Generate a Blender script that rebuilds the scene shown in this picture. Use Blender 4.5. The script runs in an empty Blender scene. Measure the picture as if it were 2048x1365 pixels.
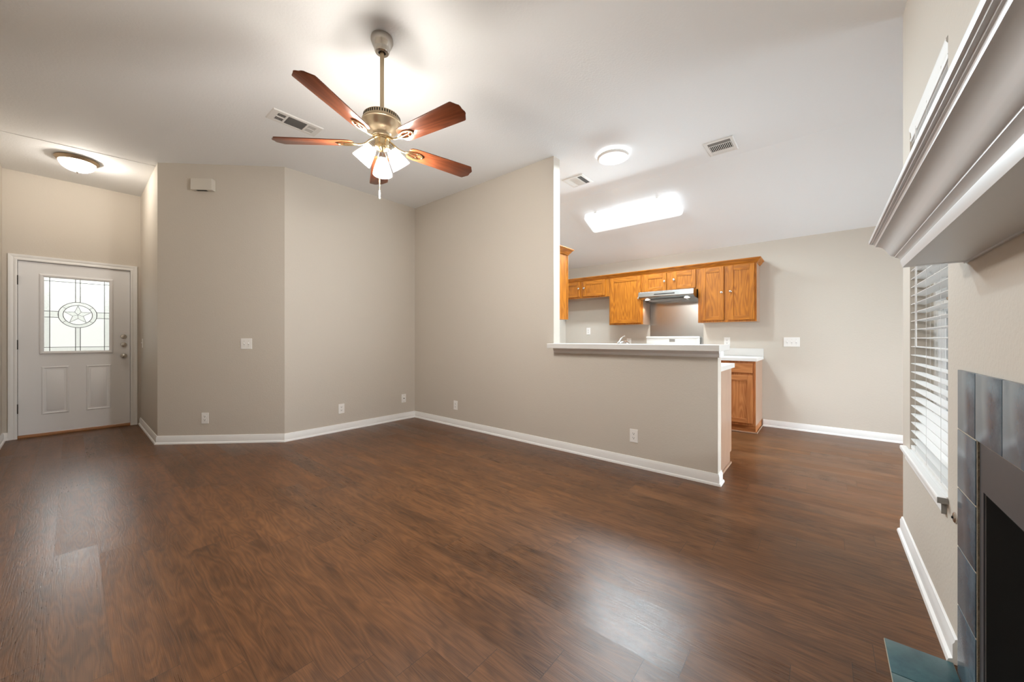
import bpy, bmesh, math, random
from mathutils import Vector, Matrix
random.seed(7)
SC = bpy.context.scene
COL = SC.collection
PI = math.pi
R = math.radians

# ------------------------------------------------------------------ camera
cam_d = bpy.data.cameras.new('camera')
cam = bpy.data.objects.new('camera', cam_d)
COL.objects.link(cam)
cam.location = (0, 0, 1.14)
cam.rotation_euler = (R(90), 0, -R(49.94))
cam_d.sensor_width = 36.0
cam_d.lens = 742.14 / 2048 * 36.0
cam_d.shift_y = -3.8 / 2048
cam_d.clip_start = 0.02
SC.camera = cam

# ------------------------------------------------------------------ view and world
SC.view_settings.view_transform = 'Standard'
SC.view_settings.look = 'None'
SC.view_settings.gamma = 1
SC.view_settings.use_curve_mapping = False
SC.view_settings.exposure = 0.0
SC.cycles.max_bounces = 16
SC.cycles.diffuse_bounces = 8
SC.cycles.glossy_bounces = 6
SC.cycles.transmission_bounces = 10
SC.cycles.transparent_max_bounces = 12
SC.cycles.caustics_reflective = False
SC.cycles.caustics_refractive = False
SC.cycles.sample_clamp_indirect = 4.0

W = bpy.data.worlds.new('sky')
SC.world = W
W.use_nodes = True
nt = W.node_tree
nt.nodes.clear()
wo = nt.nodes.new('ShaderNodeOutputWorld')
bg = nt.nodes.new('ShaderNodeBackground')
tc = nt.nodes.new('ShaderNodeTexCoord')
sx = nt.nodes.new('ShaderNodeSeparateXYZ')
ns = nt.nodes.new('ShaderNodeTexNoise'); ns.inputs['Scale'].default_value = 14; ns.inputs['Detail'].default_value = 6
ad = nt.nodes.new('ShaderNodeMath'); ad.operation = 'MULTIPLY_ADD'; ad.inputs[1].default_value = 0.16   # ragged tree line
cr = nt.nodes.new('ShaderNodeValToRGB')
e = cr.color_ramp.elements
e[0].position = 0.0; e[0].color = (0.62, 0.61, 0.57, 1)
e[1].position = 1.0; e[1].color = (0.92, 0.97, 1.0, 1)
for p_, c_ in ((0.50, (0.80, 0.79, 0.74, 1)), (0.53, (0.70, 0.72, 0.66, 1)), (0.58, (0.82, 0.83, 0.81, 1)), (0.66, (0.95, 0.98, 1.0, 1))):
    k = cr.color_ramp.elements.new(p_); k.color = c_
mr = nt.nodes.new('ShaderNodeMapRange')                     # sky far brighter than ground and trees
mr.inputs['From Min'].default_value = 0.565; mr.inputs['From Max'].default_value = 0.63
mr.inputs['To Min'].default_value = 1.2; mr.inputs['To Max'].default_value = 65.0
nt.links.new(tc.outputs['Generated'], sx.inputs[0])
nt.links.new(tc.outputs['Generated'], ns.inputs['Vector'])
hf = nt.nodes.new('ShaderNodeMath'); hf.operation = 'MULTIPLY_ADD'; hf.inputs[1].default_value = 0.5; hf.inputs[2].default_value = 0.42
nt.links.new(sx.outputs['Z'], hf.inputs[0])
nt.links.new(ns.outputs['Fac'], ad.inputs[0])
nt.links.new(hf.outputs[0], ad.inputs[2])
nt.links.new(ad.outputs[0], cr.inputs['Fac'])
nt.links.new(ad.outputs[0], mr.inputs['Value'])
nt.links.new(cr.outputs['Color'], bg.inputs['Color'])
nt.links.new(mr.outputs[0], bg.inputs['Strength'])
nt.links.new(bg.outputs[0], wo.inputs[0])


def lamp(name, kind, loc, power, color=(1, 1, 1), rot=(0, 0, 0), parent=None, **kw):
    d = bpy.data.lights.new(name, kind)
    d.energy = power
    d.color = color
    for k, v in kw.items():
        setattr(d, k, v)
    o = bpy.data.objects.new(name, d)
    COL.objects.link(o)
    o.location = loc
    o.rotation_euler = rot
    if parent is not None:
        o.parent = parent
        o.location = Vector(loc) - parent.location
    return o


DAY = (0.82, 0.93, 1.0)
# daylight through the windows of the room (each stands just outside its glass)
lamp('daylight_nook_window', 'AREA', (4.5, -2.75, 1.05), 118, DAY, (R(92), 0, 0), shape='RECTANGLE', size=2.1, size_y=2.0)
lamp('daylight_side_window', 'AREA', (2.535, -0.56, 1.4), 7, DAY, (R(90), 0, 0), shape='RECTANGLE', size=0.8, size_y=1.7)

# ------------------------------------------------------------------ materials
MATS = {}


def mat(name, color, rough=0.5, metal=0.0, spec=0.5, emit=None, estr=0.0, trans=0.0, coat=0.0, ior=None):
    m = bpy.data.materials.new(name)
    m.use_nodes = True
    b = m.node_tree.nodes['Principled BSDF']
    b.inputs['Base Color'].default_value = (*color, 1)
    b.inputs['Roughness'].default_value = rough
    b.inputs['Metallic'].default_value = metal
    b.inputs['Specular IOR Level'].default_value = spec
    b.inputs['Transmission Weight'].default_value = trans
    b.inputs['Coat Weight'].default_value = coat
    if ior: b.inputs['IOR'].default_value = ior
    if emit:
        b.inputs['Emission Color'].default_value = (*emit, 1)
        b.inputs['Emission Strength'].default_value = estr
    MATS[name] = m
    return m


def N(m, t, **kw):
    n = m.node_tree.nodes.new(t)
    for k, v in kw.items():
        setattr(n, k, v)
    return n


def L(m, a, b):
    m.node_tree.links.new(a, b)


def math_node(m, op, a, b=None, c=None):
    n = N(m, 'ShaderNodeMath', operation=op)
    for i, v in enumerate((a, b, c)):
        if v is None: continue
        if isinstance(v, (int, float)): n.inputs[i].default_value = v
        else: L(m, v, n.inputs[i])
    return n.outputs[0]


def add_bump(m, scale, strength, dist=0.002, detail=2.0, vec_scale=None):
    b = m.node_tree.nodes['Principled BSDF']
    t = N(m, 'ShaderNodeTexCoord')
    n = N(m, 'ShaderNodeTexNoise')
    n.inputs['Scale'].default_value = scale
    n.inputs['Detail'].default_value = detail
    src = t.outputs['Object']
    if vec_scale:
        mp = N(m, 'ShaderNodeMapping'); mp.inputs['Scale'].default_value = vec_scale
        L(m, src, mp.inputs[0]); src = mp.outputs[0]
    L(m, src, n.inputs['Vector'])
    bp = N(m, 'ShaderNodeBump')
    bp.inputs['Strength'].default_value = strength
    bp.inputs['Distance'].default_value = dist
    L(m, n.outputs['Fac'], bp.inputs['Height'])
    L(m, bp.outputs[0], b.inputs['Normal'])
    return n


paint = mat('wall_paint', (0.60, 0.552, 0.487), 0.62, spec=0.35); add_bump(paint, 75, 0.22, 0.004)
ceil_m = mat('ceiling_paint', (0.84, 0.855, 0.87), 0.8, spec=0.2); add_bump(ceil_m, 60, 0.25, 0.004)
trim_m = mat('trim_paint', (0.86, 0.86, 0.855), 0.35)
door_m = mat('door_paint', (0.86, 0.865, 0.88), 0.42)
mantel_m = mat('mantel_paint', (0.70, 0.73, 0.76), 0.35); add_bump(mantel_m, 30, 0.05, 0.002, vec_scale=(0.3, 3, 3))
plastic = mat('white_plastic', (0.90, 0.89, 0.87), 0.35)
ivory = mat('chime_plastic', (0.66, 0.62, 0.55), 0.45)
slot_m = mat('dark_slot', (0.03, 0.028, 0.025), 0.7)
vent_m = mat('vent_paint', (0.74, 0.73, 0.71), 0.45)
vent_dark = mat('vent_dark', (0.018, 0.017, 0.016), 0.8)
vent_grey = mat('vent_grey', (0.22, 0.205, 0.19), 0.6)
lamin = mat('white_laminate', (0.72, 0.71, 0.69), 0.32)
nickel = mat('brushed_nickel', (0.62, 0.585, 0.53), 0.24, 1.0)
rodm = mat('lamp_warm_nickel', (0.62, 0.50, 0.34), 0.30, 1.0)  # nickel with the warm lamp light put into its colour
warm_nickel = mat('lamp_warm_brassy_nickel', (0.80, 0.62, 0.36), 0.22, 1.0)  # brassier nickel for parts near the bulbs, lamp warmth in its colour
chrome = mat('chrome', (0.75, 0.75, 0.74), 0.12, 1.0)
steel = mat('stainless_steel', (0.40, 0.40, 0.39), 0.24, 1.0); add_bump(steel, 60, 0.06, 0.001, vec_scale=(1, 0.05, 8))
bronze = mat('bronze_rim', (0.36, 0.27, 0.18), 0.42, 0.8)
blackm = mat('black_plastic', (0.02, 0.02, 0.02), 0.4)
enamel = mat('white_enamel', (0.83, 0.83, 0.81), 0.18)
hinge_m = mat('dark_hinge', (0.06, 0.055, 0.05), 0.45, 0.7)
came_m = mat('lead_came', (0.12, 0.12, 0.12), 0.4, 0.6)
grey_metal = mat('grey_firebox_metal', (0.070, 0.072, 0.080), 0.42, 0.2); add_bump(grey_metal, 40, 0.05, 0.001)
soot = mat('soot_black', (0.006, 0.006, 0.006), 0.7)
grout = mat('grout', (0.42, 0.37, 0.29), 0.85); add_bump(grout, 90, 0.6, 0.004, 4)
mortar = mat('mortar_bed', (0.20, 0.165, 0.115), 0.9); add_bump(mortar, 60, 1.0, 0.01, 5)
sill_end_grey = mat('grey_sill_end', (0.30, 0.295, 0.285), 0.6)  # darker grey for the near end faces of sill and apron
blind_m = mat('blind_white', (0.78, 0.78, 0.77), 0.45)
vinyl = mat('window_vinyl', (0.82, 0.82, 0.81), 0.35)
chain_m = mat('steel_chain', (0.5, 0.47, 0.42), 0.35, 1.0)
tin_m = mat('bent_tin', (0.35, 0.36, 0.40), 0.35, 0.7)
thresh_m = mat('oak_threshold', (0.30, 0.13, 0.045), 0.45)
ground_m = mat('concrete_ground', (0.55, 0.54, 0.50), 0.9)


def glass_mat(name, color, rough, bump=0.0, bscale=40):
    m = mat(name, color, rough, trans=1.0, ior=1.3)
    if bump: add_bump(m, bscale, bump, 0.004, 3)
    return m


frosted = glass_mat('frosted_door_glass', (0.97, 0.98, 0.97), 0.22, 0.35, 160)
bevel_g = glass_mat('bevelled_clear_glass', (0.86, 0.87, 0.85), 0.08, 0.9, 28)
clear_g = bpy.data.materials.new('window_glass')
clear_g.use_nodes = True
_t = clear_g.node_tree; _t.nodes.clear()
_o = _t.nodes.new('ShaderNodeOutputMaterial'); _m = _t.nodes.new('ShaderNodeMixShader'); _f = _t.nodes.new('ShaderNodeFresnel'); _f.inputs['IOR'].default_value = 1.45
_a = _t.nodes.new('ShaderNodeBsdfTransparent'); _g = _t.nodes.new('ShaderNodeBsdfGlossy'); _g.inputs['Roughness'].default_value = 0.02
_t.links.new(_f.outputs[0], _m.inputs[0]); _t.links.new(_a.outputs[0], _m.inputs[1]); _t.links.new(_g.outputs[0], _m.inputs[2]); _t.links.new(_m.outputs[0], _o.inputs[0])


def lamp_glass(name, color, strength, tr=0.45):
    """Frosted lamp glass: gives off its own glow and lets the bulb's light through."""
    m = bpy.data.materials.new(name)
    m.use_nodes = True
    t = m.node_tree
    t.nodes.clear()
    o = t.nodes.new('ShaderNodeOutputMaterial')
    tl = t.nodes.new('ShaderNodeBsdfTranslucent'); tl.inputs['Color'].default_value = (0.9, 0.88, 0.84, 1)
    tp = t.nodes.new('ShaderNodeBsdfTransparent'); tp.inputs['Color'].default_value = (1, 0.98, 0.95, 1)
    df = t.nodes.new('ShaderNodeBsdfPrincipled'); df.inputs['Base Color'].default_value = (0.85, 0.84, 0.82, 1); df.inputs['Roughness'].default_value = 0.25
    em = t.nodes.new('ShaderNodeEmission'); em.inputs['Color'].default_value = (*color, 1); em.inputs['Strength'].default_value = strength
    m1 = t.nodes.new('ShaderNodeMixShader'); m1.inputs[0].default_value = tr
    m2 = t.nodes.new('ShaderNodeMixShader'); m2.inputs[0].default_value = 0.12
    a = t.nodes.new('ShaderNodeAddShader')
    t.links.new(tl.outputs[0], m1.inputs[1]); t.links.new(tp.outputs[0], m1.inputs[2])
    t.links.new(m1.outputs[0], m2.inputs[1]); t.links.new(df.outputs[0], m2.inputs[2])
    t.links.new(m2.outputs[0], a.inputs[0]); t.links.new(em.outputs[0], a.inputs[1])
    t.links.new(a.outputs[0], o.inputs[0])
    return m


shade_g = lamp_glass('fan_shade_glass', (1.0, 0.93, 0.82), 0.42, 0.78)
bowl_g = lamp_glass('foyer_bowl_glass', (1.0, 0.94, 0.84), 0.55, 0.55)
led_g = mat('led_diffuser', (0.4, 0.4, 0.4), 0.4, emit=(0.98, 0.99, 1.0), estr=1.1)
led_side = mat('led_halo', (0.4, 0.4, 0.4), 0.4, emit=(0.98, 0.99, 1.0), estr=7.0)
fluo_g = mat('fluorescent_diffuser', (0.35, 0.35, 0.35), 0.4, emit=(0.93, 0.98, 1.0), estr=0.78)
fluo_side = mat('fluorescent_prism_side', (0.35, 0.35, 0.35), 0.4, emit=(0.95, 0.97, 1.0), estr=1.6)
bulb_m = mat('glowing_bulb', (0.9, 0.9, 0.9), 0.4, emit=(1.0, 0.88, 0.7), estr=9.0)
hoodlamp = mat('hood_lamp_lens', (0.9, 0.9, 0.9), 0.4, emit=(1.0, 0.95, 0.88), estr=5.0)


def wood(name, dark, light, axis='Z', scale=1.0, rough=0.38, contrast=1.0, bump=0.06):
    """Oak-like figure: contour lines of a noise stretched along the grain plus fine pores."""
    m = mat(name, light, rough, spec=0.3)
    b = m.node_tree.nodes['Principled BSDF']
    t = N(m, 'ShaderNodeTexCoord')
    mp = N(m, 'ShaderNodeMapping')
    st = [7.0 * scale] * 3
    st['XYZ'.index(axis)] = 0.9 * scale
    mp.inputs['Scale'].default_value = st
    oi = N(m, 'ShaderNodeObjectInfo')
    vm = N(m, 'ShaderNodeVectorMath', operation='ADD')
    sc_ = N(m, 'ShaderNodeVectorMath', operation='SCALE'); sc_.inputs['Scale'].default_value = 13.0
    cx = N(m, 'ShaderNodeCombineXYZ')
    L(m, oi.outputs['Random'], cx.inputs[0]); L(m, oi.outputs['Random'], cx.inputs[1]); L(m, oi.outputs['Random'], cx.inputs[2])
    L(m, cx.outputs[0], sc_.inputs[0])
    L(m, t.outputs['Object'], mp.inputs[0])
    L(m, mp.outputs[0], vm.inputs[0]); L(m, sc_.outputs[0], vm.inputs[1])
    n1 = N(m, 'ShaderNodeTexNoise'); n1.inputs['Scale'].default_value = 1.0; n1.inputs['Detail'].default_value = 2.5
    L(m, vm.outputs[0], n1.inputs['Vector'])
    ring = math_node(m, 'SINE', math_node(m, 'MULTIPLY', n1.outputs['Fac'], 85.0))
    mp2 = N(m, 'ShaderNodeMapping')
    st2 = [230.0 * scale] * 3
    st2['XYZ'.index(axis)] = 7.0 * scale
    mp2.inputs['Scale'].default_value = st2
    L(m, t.outputs['Object'], mp2.inputs[0])
    n2 = N(m, 'ShaderNodeTexNoise'); n2.inputs['Scale'].default_value = 1.0; n2.inputs['Detail'].default_value = 3
    L(m, mp2.outputs[0], n2.inputs['Vector'])
    fac = math_node(m, 'ADD', math_node(m, 'MULTIPLY', ring, 0.16 * contrast),
                    math_node(m, 'ADD', math_node(m, 'MULTIPLY', n2.outputs['Fac'], 0.7 * contrast), 0.5 - 0.35 * contrast))
    cr = N(m, 'ShaderNodeValToRGB')
    cr.color_ramp.elements[0].position = 0.2; cr.color_ramp.elements[0].color = (*dark, 1)
    cr.color_ramp.elements[1].position = 0.75; cr.color_ramp.elements[1].color = (*light, 1)
    L(m, fac, cr.inputs['Fac'])
    L(m, cr.outputs['Color'], b.inputs['Base Color'])
    bp = N(m, 'ShaderNodeBump'); bp.inputs['Strength'].default_value = bump; bp.inputs['Distance'].default_value = 0.002
    L(m, n2.outputs['Fac'], bp.inputs['Height']); L(m, bp.outputs[0], b.inputs['Normal'])
    return m


OAK_D, OAK_L = (0.23, 0.068, 0.006), (0.45, 0.155, 0.014)
oak_v = wood('honey_oak_vertical', OAK_D, OAK_L, 'Z')
oak_h = wood('honey_oak_horizontal', OAK_D, OAK_L, 'Y')
oak_x = wood('honey_oak_depth', OAK_D, OAK_L, 'X')
oak_side = wood('oak_veneer_sheen_side', (0.36, 0.22, 0.15), (0.46, 0.31, 0.22), 'Z', contrast=0.6, rough=0.28)  # pale, greyed oak: sheen from the nook window is put into the colour
oak_base = wood('base_oak_vertical', (0.30, 0.10, 0.03), (0.48, 0.20, 0.07), 'Z')
oak_base_h = wood('base_oak_horizontal', (0.30, 0.10, 0.03), (0.48, 0.20, 0.07), 'Y')
cherry = wood('cherry_fan_blade', (0.09, 0.022, 0.009), (0.19, 0.055, 0.022), 'X', rough=0.28, contrast=0.7, bump=0.02)


def tile_mat(name, c1, c2, rough):
    m = mat(name, c1, rough)
    b = m.node_tree.nodes['Principled BSDF']
    t = N(m, 'ShaderNodeTexCoord')
    n = N(m, 'ShaderNodeTexNoise'); n.inputs['Scale'].default_value = 14; n.inputs['Detail'].default_value = 7; n.inputs['Roughness'].default_value = 0.7
    L(m, t.outputs['Object'], n.inputs['Vector'])
    g = N(m, 'ShaderNodeNewGeometry')
    f = math_node(m, 'ADD', n.outputs['Fac'], math_node(m, 'MULTIPLY', math_node(m, 'SUBTRACT', g.outputs['Random Per Island'], 0.5), 0.22))
    cr = N(m, 'ShaderNodeValToRGB')
    cr.color_ramp.elements[0].position = 0.33; cr.color_ramp.elements[0].color = (*c1, 1)
    cr.color_ramp.elements[1].position = 0.68; cr.color_ramp.elements[1].color = (*c2, 1)
    L(m, f, cr.inputs['Fac']); L(m, cr.outputs['Color'], b.inputs['Base Color'])
    bp = N(m, 'ShaderNodeBump'); bp.inputs['Strength'].default_value = 0.12; bp.inputs['Distance'].default_value = 0.003
    L(m, n.outputs['Fac'], bp.inputs['Height']); L(m, bp.outputs[0], b.inputs['Normal'])
    return m


slate = tile_mat('slate_blue_tile', (0.045, 0.072, 0.100), (0.100, 0.148, 0.190), 0.22)
teal = tile_mat('teal_hearth_tile', (0.018, 0.060, 0.075), (0.045, 0.115, 0.125), 0.30)


def floor_mat():
    m = mat('vinyl_plank_floor', (0.2, 0.1, 0.06), 0.4)
    b = m.node_tree.nodes['Principled BSDF']
    t = N(m, 'ShaderNodeTexCoord')
    s = N(m, 'ShaderNodeSeparateXYZ'); L(m, t.outputs['Object'], s.inputs[0])
    X, Y = s.outputs['X'], s.outputs['Y']
    PW, PL = 0.1525, 1.22
    xr = math_node(m, 'DIVIDE', math_node(m, 'ADD', X, 10 * PW + 0.0125), PW)
    row = math_node(m, 'FLOOR', xr)
    fx = math_node(m, 'FRACT', xr)
    wn = N(m, 'ShaderNodeTexWhiteNoise', noise_dimensions='1D'); L(m, row, wn.inputs['W'])
    off = math_node(m, 'MULTIPLY_ADD', row, 0.146, math_node(m, 'MULTIPLY', wn.outputs['Value'], 0.12))
    yr = math_node(m, 'ADD', math_node(m, 'DIVIDE', math_node(m, 'ADD', Y, 20.0), PL), off)
    colm = math_node(m, 'FLOOR', yr)
    fy = math_node(m, 'FRACT', yr)
    idv = N(m, 'ShaderNodeCombineXYZ'); L(m, row, idv.inputs[0]); L(m, colm, idv.inputs[1])
    w2 = N(m, 'ShaderNodeTexWhiteNoise', noise_dimensions='3D'); L(m, idv.outputs[0], w2.inputs['Vector'])
    pid = w2.outputs['Value']
    # cathedral grain
    gx = math_node(m, 'ADD', math_node(m, 'MULTIPLY', X, 9.0), math_node(m, 'MULTIPLY', pid, 57.0))
    gy = math_node(m, 'ADD', math_node(m, 'MULTIPLY', Y, 1.25), math_node(m, 'MULTIPLY', pid, 31.0))
    gv = N(m, 'ShaderNodeCombineXYZ'); L(m, gx, gv.inputs[0]); L(m, gy, gv.inputs[1])
    n1 = N(m, 'ShaderNodeTexNoise'); n1.inputs['Scale'].default_value = 1.0; n1.inputs['Detail'].default_value = 2.0
    L(m, gv.outputs[0], n1.inputs['Vector'])
    ring = math_node(m, 'SINE', math_node(m, 'MULTIPLY', n1.outputs['Fac'], 95.0))
    # fine pores
    fv = N(m, 'ShaderNodeCombineXYZ')
    L(m, math_node(m, 'ADD', math_node(m, 'MULTIPLY', X, 330.0), math_node(m, 'MULTIPLY', pid, 91.0)), fv.inputs[0]); L(m, math_node(m, 'MULTIPLY', Y, 9.0), fv.inputs[1])
    n2 = N(m, 'ShaderNodeTexNoise'); n2.inputs['Scale'].default_value = 1.0; n2.inputs['Detail'].default_value = 3
    L(m, fv.outputs[0], n2.inputs['Vector'])
    # broad streaks and smoky patches
    sv = N(m, 'ShaderNodeCombineXYZ')
    L(m, math_node(m, 'ADD', math_node(m, 'MULTIPLY', X, 26.0), math_node(m, 'MULTIPLY', pid, 23.0)), sv.inputs[0]); L(m, math_node(m, 'ADD', math_node(m, 'MULTIPLY', Y, 1.6), math_node(m, 'MULTIPLY', pid, 11.0)), sv.inputs[1])
    n3 = N(m, 'ShaderNodeTexNoise'); n3.inputs['Scale'].default_value = 1.0; n3.inputs['Detail'].default_value = 3
    L(m, sv.outputs[0], n3.inputs['Vector'])
    pv = N(m, 'ShaderNodeCombineXYZ')
    L(m, math_node(m, 'MULTIPLY', X, 9.0), pv.inputs[0]); L(m, math_node(m, 'MULTIPLY', Y, 4.0), pv.inputs[1]); L(m, math_node(m, 'MULTIPLY', pid, 17.0), pv.inputs[2])
    n4 = N(m, 'ShaderNodeTexNoise'); n4.inputs['Scale'].default_value = 1.0; n4.inputs['Detail'].default_value = 2
    L(m, pv.outputs[0], n4.inputs['Vector'])
    f = math_node(m, 'MULTIPLY', ring, 0.08)
    f = math_node(m, 'MULTIPLY_ADD', n2.outputs['Fac'], 0.55, f)
    f = math_node(m, 'MULTIPLY_ADD', n3.outputs['Fac'], 0.62, f)
    f = math_node(m, 'MULTIPLY_ADD', n4.outputs['Fac'], 0.50, f)
    f = math_node(m, 'MULTIPLY_ADD', pid, 0.14, f)
    f = math_node(m, 'SUBTRACT', f, 0.40)
    cr = N(m, 'ShaderNodeValToRGB')
    el = cr.color_ramp.elements
    el[0].position = 0.12; el[0].color = (0.030, 0.012, 0.0045, 1)
    el[1].position = 0.86; el[1].color = (0.190, 0.080, 0.029, 1)
    k = el.new(0.45); k.color = (0.098, 0.040, 0.0145, 1)
    L(m, f, cr.inputs['Fac'])
    # seams
    dx = math_node(m, 'MULTIPLY', math_node(m, 'MINIMUM', fx, math_node(m, 'SUBTRACT', 1.0, fx)), PW)
    dy = math_node(m, 'MULTIPLY', math_node(m, 'MINIMUM', fy, math_node(m, 'SUBTRACT', 1.0, fy)), PL)
    ms = math_node(m, 'MAXIMUM', math_node(m, 'LESS_THAN', dx, 0.0006), math_node(m, 'LESS_THAN', dy, 0.0013))
    mx = N(m, 'ShaderNodeMix', data_type='RGBA')
    L(m, math_node(m, 'MULTIPLY', ms, 0.6), mx.inputs['Factor']); L(m, cr.outputs['Color'], mx.inputs['A']); mx.inputs['B'].default_value = (0.02, 0.012, 0.008, 1)
    L(m, mx.outputs['Result'], b.inputs['Base Color'])
    hgt = math_node(m, 'ADD', math_node(m, 'MULTIPLY', ring, 0.10), n2.outputs['Fac'])
    hgt = math_node(m, 'SUBTRACT', hgt, math_node(m, 'MULTIPLY', ms, 2.0))
    bp = N(m, 'ShaderNodeBump'); bp.inputs['Strength'].default_value = 0.24; bp.inputs['Distance'].default_value = 0.0016
    L(m, hgt, bp.inputs['Height']); L(m, bp.outputs[0], b.inputs['Normal'])
    ro = math_node(m, 'MULTIPLY_ADD', n2.outputs['Fac'], 0.16, math_node(m, 'MULTIPLY_ADD', pid, 0.12, 0.20))
    L(m, ro, b.inputs['Roughness'])
    b.inputs['Specular IOR Level'].default_value = 0.32
    return m


floor_m = floor_mat()

# ------------------------------------------------------------------ mesh helpers


class MB:
    """Collects pieces and links them as one mesh object."""

    def __init__(self):
        self.bm = bmesh.new()
        self.mats = []

    def mi(self, m):
        if m not in self.mats: self.mats.append(m)
        return self.mats.index(m)

    def box(self, x0, x1, y0, y1, z0, z1, m, bev=0.0, seg=2, M=None):
        r = bmesh.ops.create_cube(self.bm, size=1.0)
        vs = r['verts']
        for v in vs:
            v.co = Vector(((x0 + x1) / 2 + v.co.x * (x1 - x0), (y0 + y1) / 2 + v.co.y * (y1 - y0), (z0 + z1) / 2 + v.co.z * (z1 - z0)))
            if M is not None: v.co = M @ v.co
        fs = set(f for v in vs for f in v.link_faces)
        i = self.mi(m)
        for f in fs: f.material_index = i
        if bev > 0:
            es = list(set(e for v in vs for e in v.link_edges))
            g = bmesh.ops.bevel(self.bm, geom=es, offset=bev, segments=seg, affect='EDGES', profile=0.5)
            for f in g['faces']: f.material_index = i
        return self

    def face(self, pts, m):
        f = self.bm.faces.new([self.bm.verts.new(p) for p in pts])
        f.material_index = self.mi(m)
        return f

    def prism(self, poly, fn, a, b, m, bev=0.0):
        """poly: 2D points; fn(u, v, w) -> 3D; extruded from w=a to w=b"""
        A = [self.bm.verts.new(fn(u, v, a)) for u, v in poly]
        B = [self.bm.verts.new(fn(u, v, b)) for u, v in poly]
        i = self.mi(m)
        n = len(poly)
        fs = [self.bm.faces.new(A), self.bm.faces.new(B[::-1])]
        for k in range(n):
            fs.append(self.bm.faces.new([A[k], B[k], B[(k + 1) % n], A[(k + 1) % n]]))
        for f in fs: f.material_index = i
        bmesh.ops.recalc_face_normals(self.bm, faces=fs)
        if bev > 0:
            es = list(set(e for f in fs for e in f.edges))
            g = bmesh.ops.bevel(self.bm, geom=es, offset=bev, segments=2, affect='EDGES', profile=0.5)
            for f in g['faces']: f.material_index = i
        return self

    def lathe(self, prof, m, c=(0, 0, 0), seg=40, M=None, cap=True):
        """prof: list of (radius, z)"""
        i = self.mi(m)
        rings = []
        for r_, z_ in prof:
            ring = []
            if r_ < 1e-6:
                p = Vector((0, 0, z_)); p = (M @ p) if M is not None else p
                ring = [self.bm.verts.new(p + Vector(c))]
            else:
                for k in range(seg):
                    a = 2 * PI * k / seg
                    p = Vector((r_ * math.cos(a), r_ * math.sin(a), z_)); p = (M @ p) if M is not None else p
                    ring.append(self.bm.verts.new(p + Vector(c)))
            rings.append(ring)
        fs = []
        for A, B in zip(rings, rings[1:]):
            for k in range(seg):
                k2 = (k + 1) % seg
                if len(A) == 1 and len(B) == 1: continue
                if len(A) == 1: fs.append(self.bm.faces.new([A[0], B[k2], B[k]]))
                elif len(B) == 1: fs.append(self.bm.faces.new([A[k], A[k2], B[0]]))
                else: fs.append(self.bm.faces.new([A[k], A[k2], B[k2], B[k]]))
        if cap:
            for ring in (rings[0], rings[-1]):
                if len(ring) > 2: fs.append(self.bm.faces.new(ring))
        for f in fs: f.material_index = i
        bmesh.ops.recalc_face_normals(self.bm, faces=fs)
        return self

    def tube(self, pts, r, m, seg=10, closed=False):
        """pts: list of Vectors; r: radius or list"""
        pts = [Vector(p) for p in pts]
        n = len(pts)
        rs = r if isinstance(r, (list, tuple)) else [r] * n
        i = self.mi(m)
        rings = []
        up = Vector((0, 0, 1))
        for k in range(n):
            if closed: d = pts[(k + 1) % n] - pts[k - 1]
            else: d = pts[min(k + 1, n - 1)] - pts[max(k - 1, 0)]
            d.normalize()
            ref = up if abs(d.dot(up)) < 0.95 else Vector((1, 0, 0))
            a = d.cross(ref).normalized(); b = d.cross(a).normalized()
            rings.append([self.bm.verts.new(pts[k] + (a * math.cos(2 * PI * q / seg) + b * math.sin(2 * PI * q / seg)) * rs[k]) for q in range(seg)])
        fs = []
        pairs = list(zip(rings, rings[1:])) + ([(rings[-1], rings[0])] if closed else [])
        for A, B in pairs:
            for q in range(seg):
                fs.append(self.bm.faces.new([A[q], A[(q + 1) % seg], B[(q + 1) % seg], B[q]]))
        if not closed:
            fs.append(self.bm.faces.new(rings[0])); fs.append(self.bm.faces.new(rings[-1]))
        for f in fs: f.material_index = i
        bmesh.ops.recalc_face_normals(self.bm, faces=fs)
        return self

    def sweep(self, path, prof, fn, m, closed=False, only=None):
        """Mitred moulding. path: 2D points (a, b); prof: (u outward to the right of travel, v); fn(a, b, v) -> 3D.
        only: index of the one segment to emit (with its mitres)."""
        P = [Vector(p) for p in path]
        n = len(P)
        i = self.mi(m)
        secs = []
        for k in range(n):
            if closed or 0 < k < n - 1:
                d0 = (P[k] - P[k - 1]).normalized(); d1 = (P[(k + 1) % n] - P[k]).normalized()
            elif k == 0: d0 = d1 = (P[1] - P[0]).normalized()
            else: d0 = d1 = (P[-1] - P[-2]).normalized()
            n0 = Vector((d0.y, -d0.x)); n1 = Vector((d1.y, -d1.x))
            mv = (n0 + n1); mv = mv / max(1e-6, mv.dot(n0))
            secs.append([(P[k] + mv * u, v) for u, v in prof])
        segs = range(n if closed else n - 1) if only is None else [only]
        fs = []
        for k in segs:
            A = [self.bm.verts.new(fn(q.x, q.y, v)) for q, v in secs[k]]
            B = [self.bm.verts.new(fn(q.x, q.y, v)) for q, v in secs[(k + 1) % n]]
            c = len(prof)
            for j in range(c):
                fs.append(self.bm.faces.new([A[j], A[(j + 1) % c], B[(j + 1) % c], B[j]]))
            if not closed:
                fs.append(self.bm.faces.new(A[::-1])); fs.append(self.bm.faces.new(B))
        for f in fs: f.material_index = i
        bmesh.ops.recalc_face_normals(self.bm, faces=fs)
        return self

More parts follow.
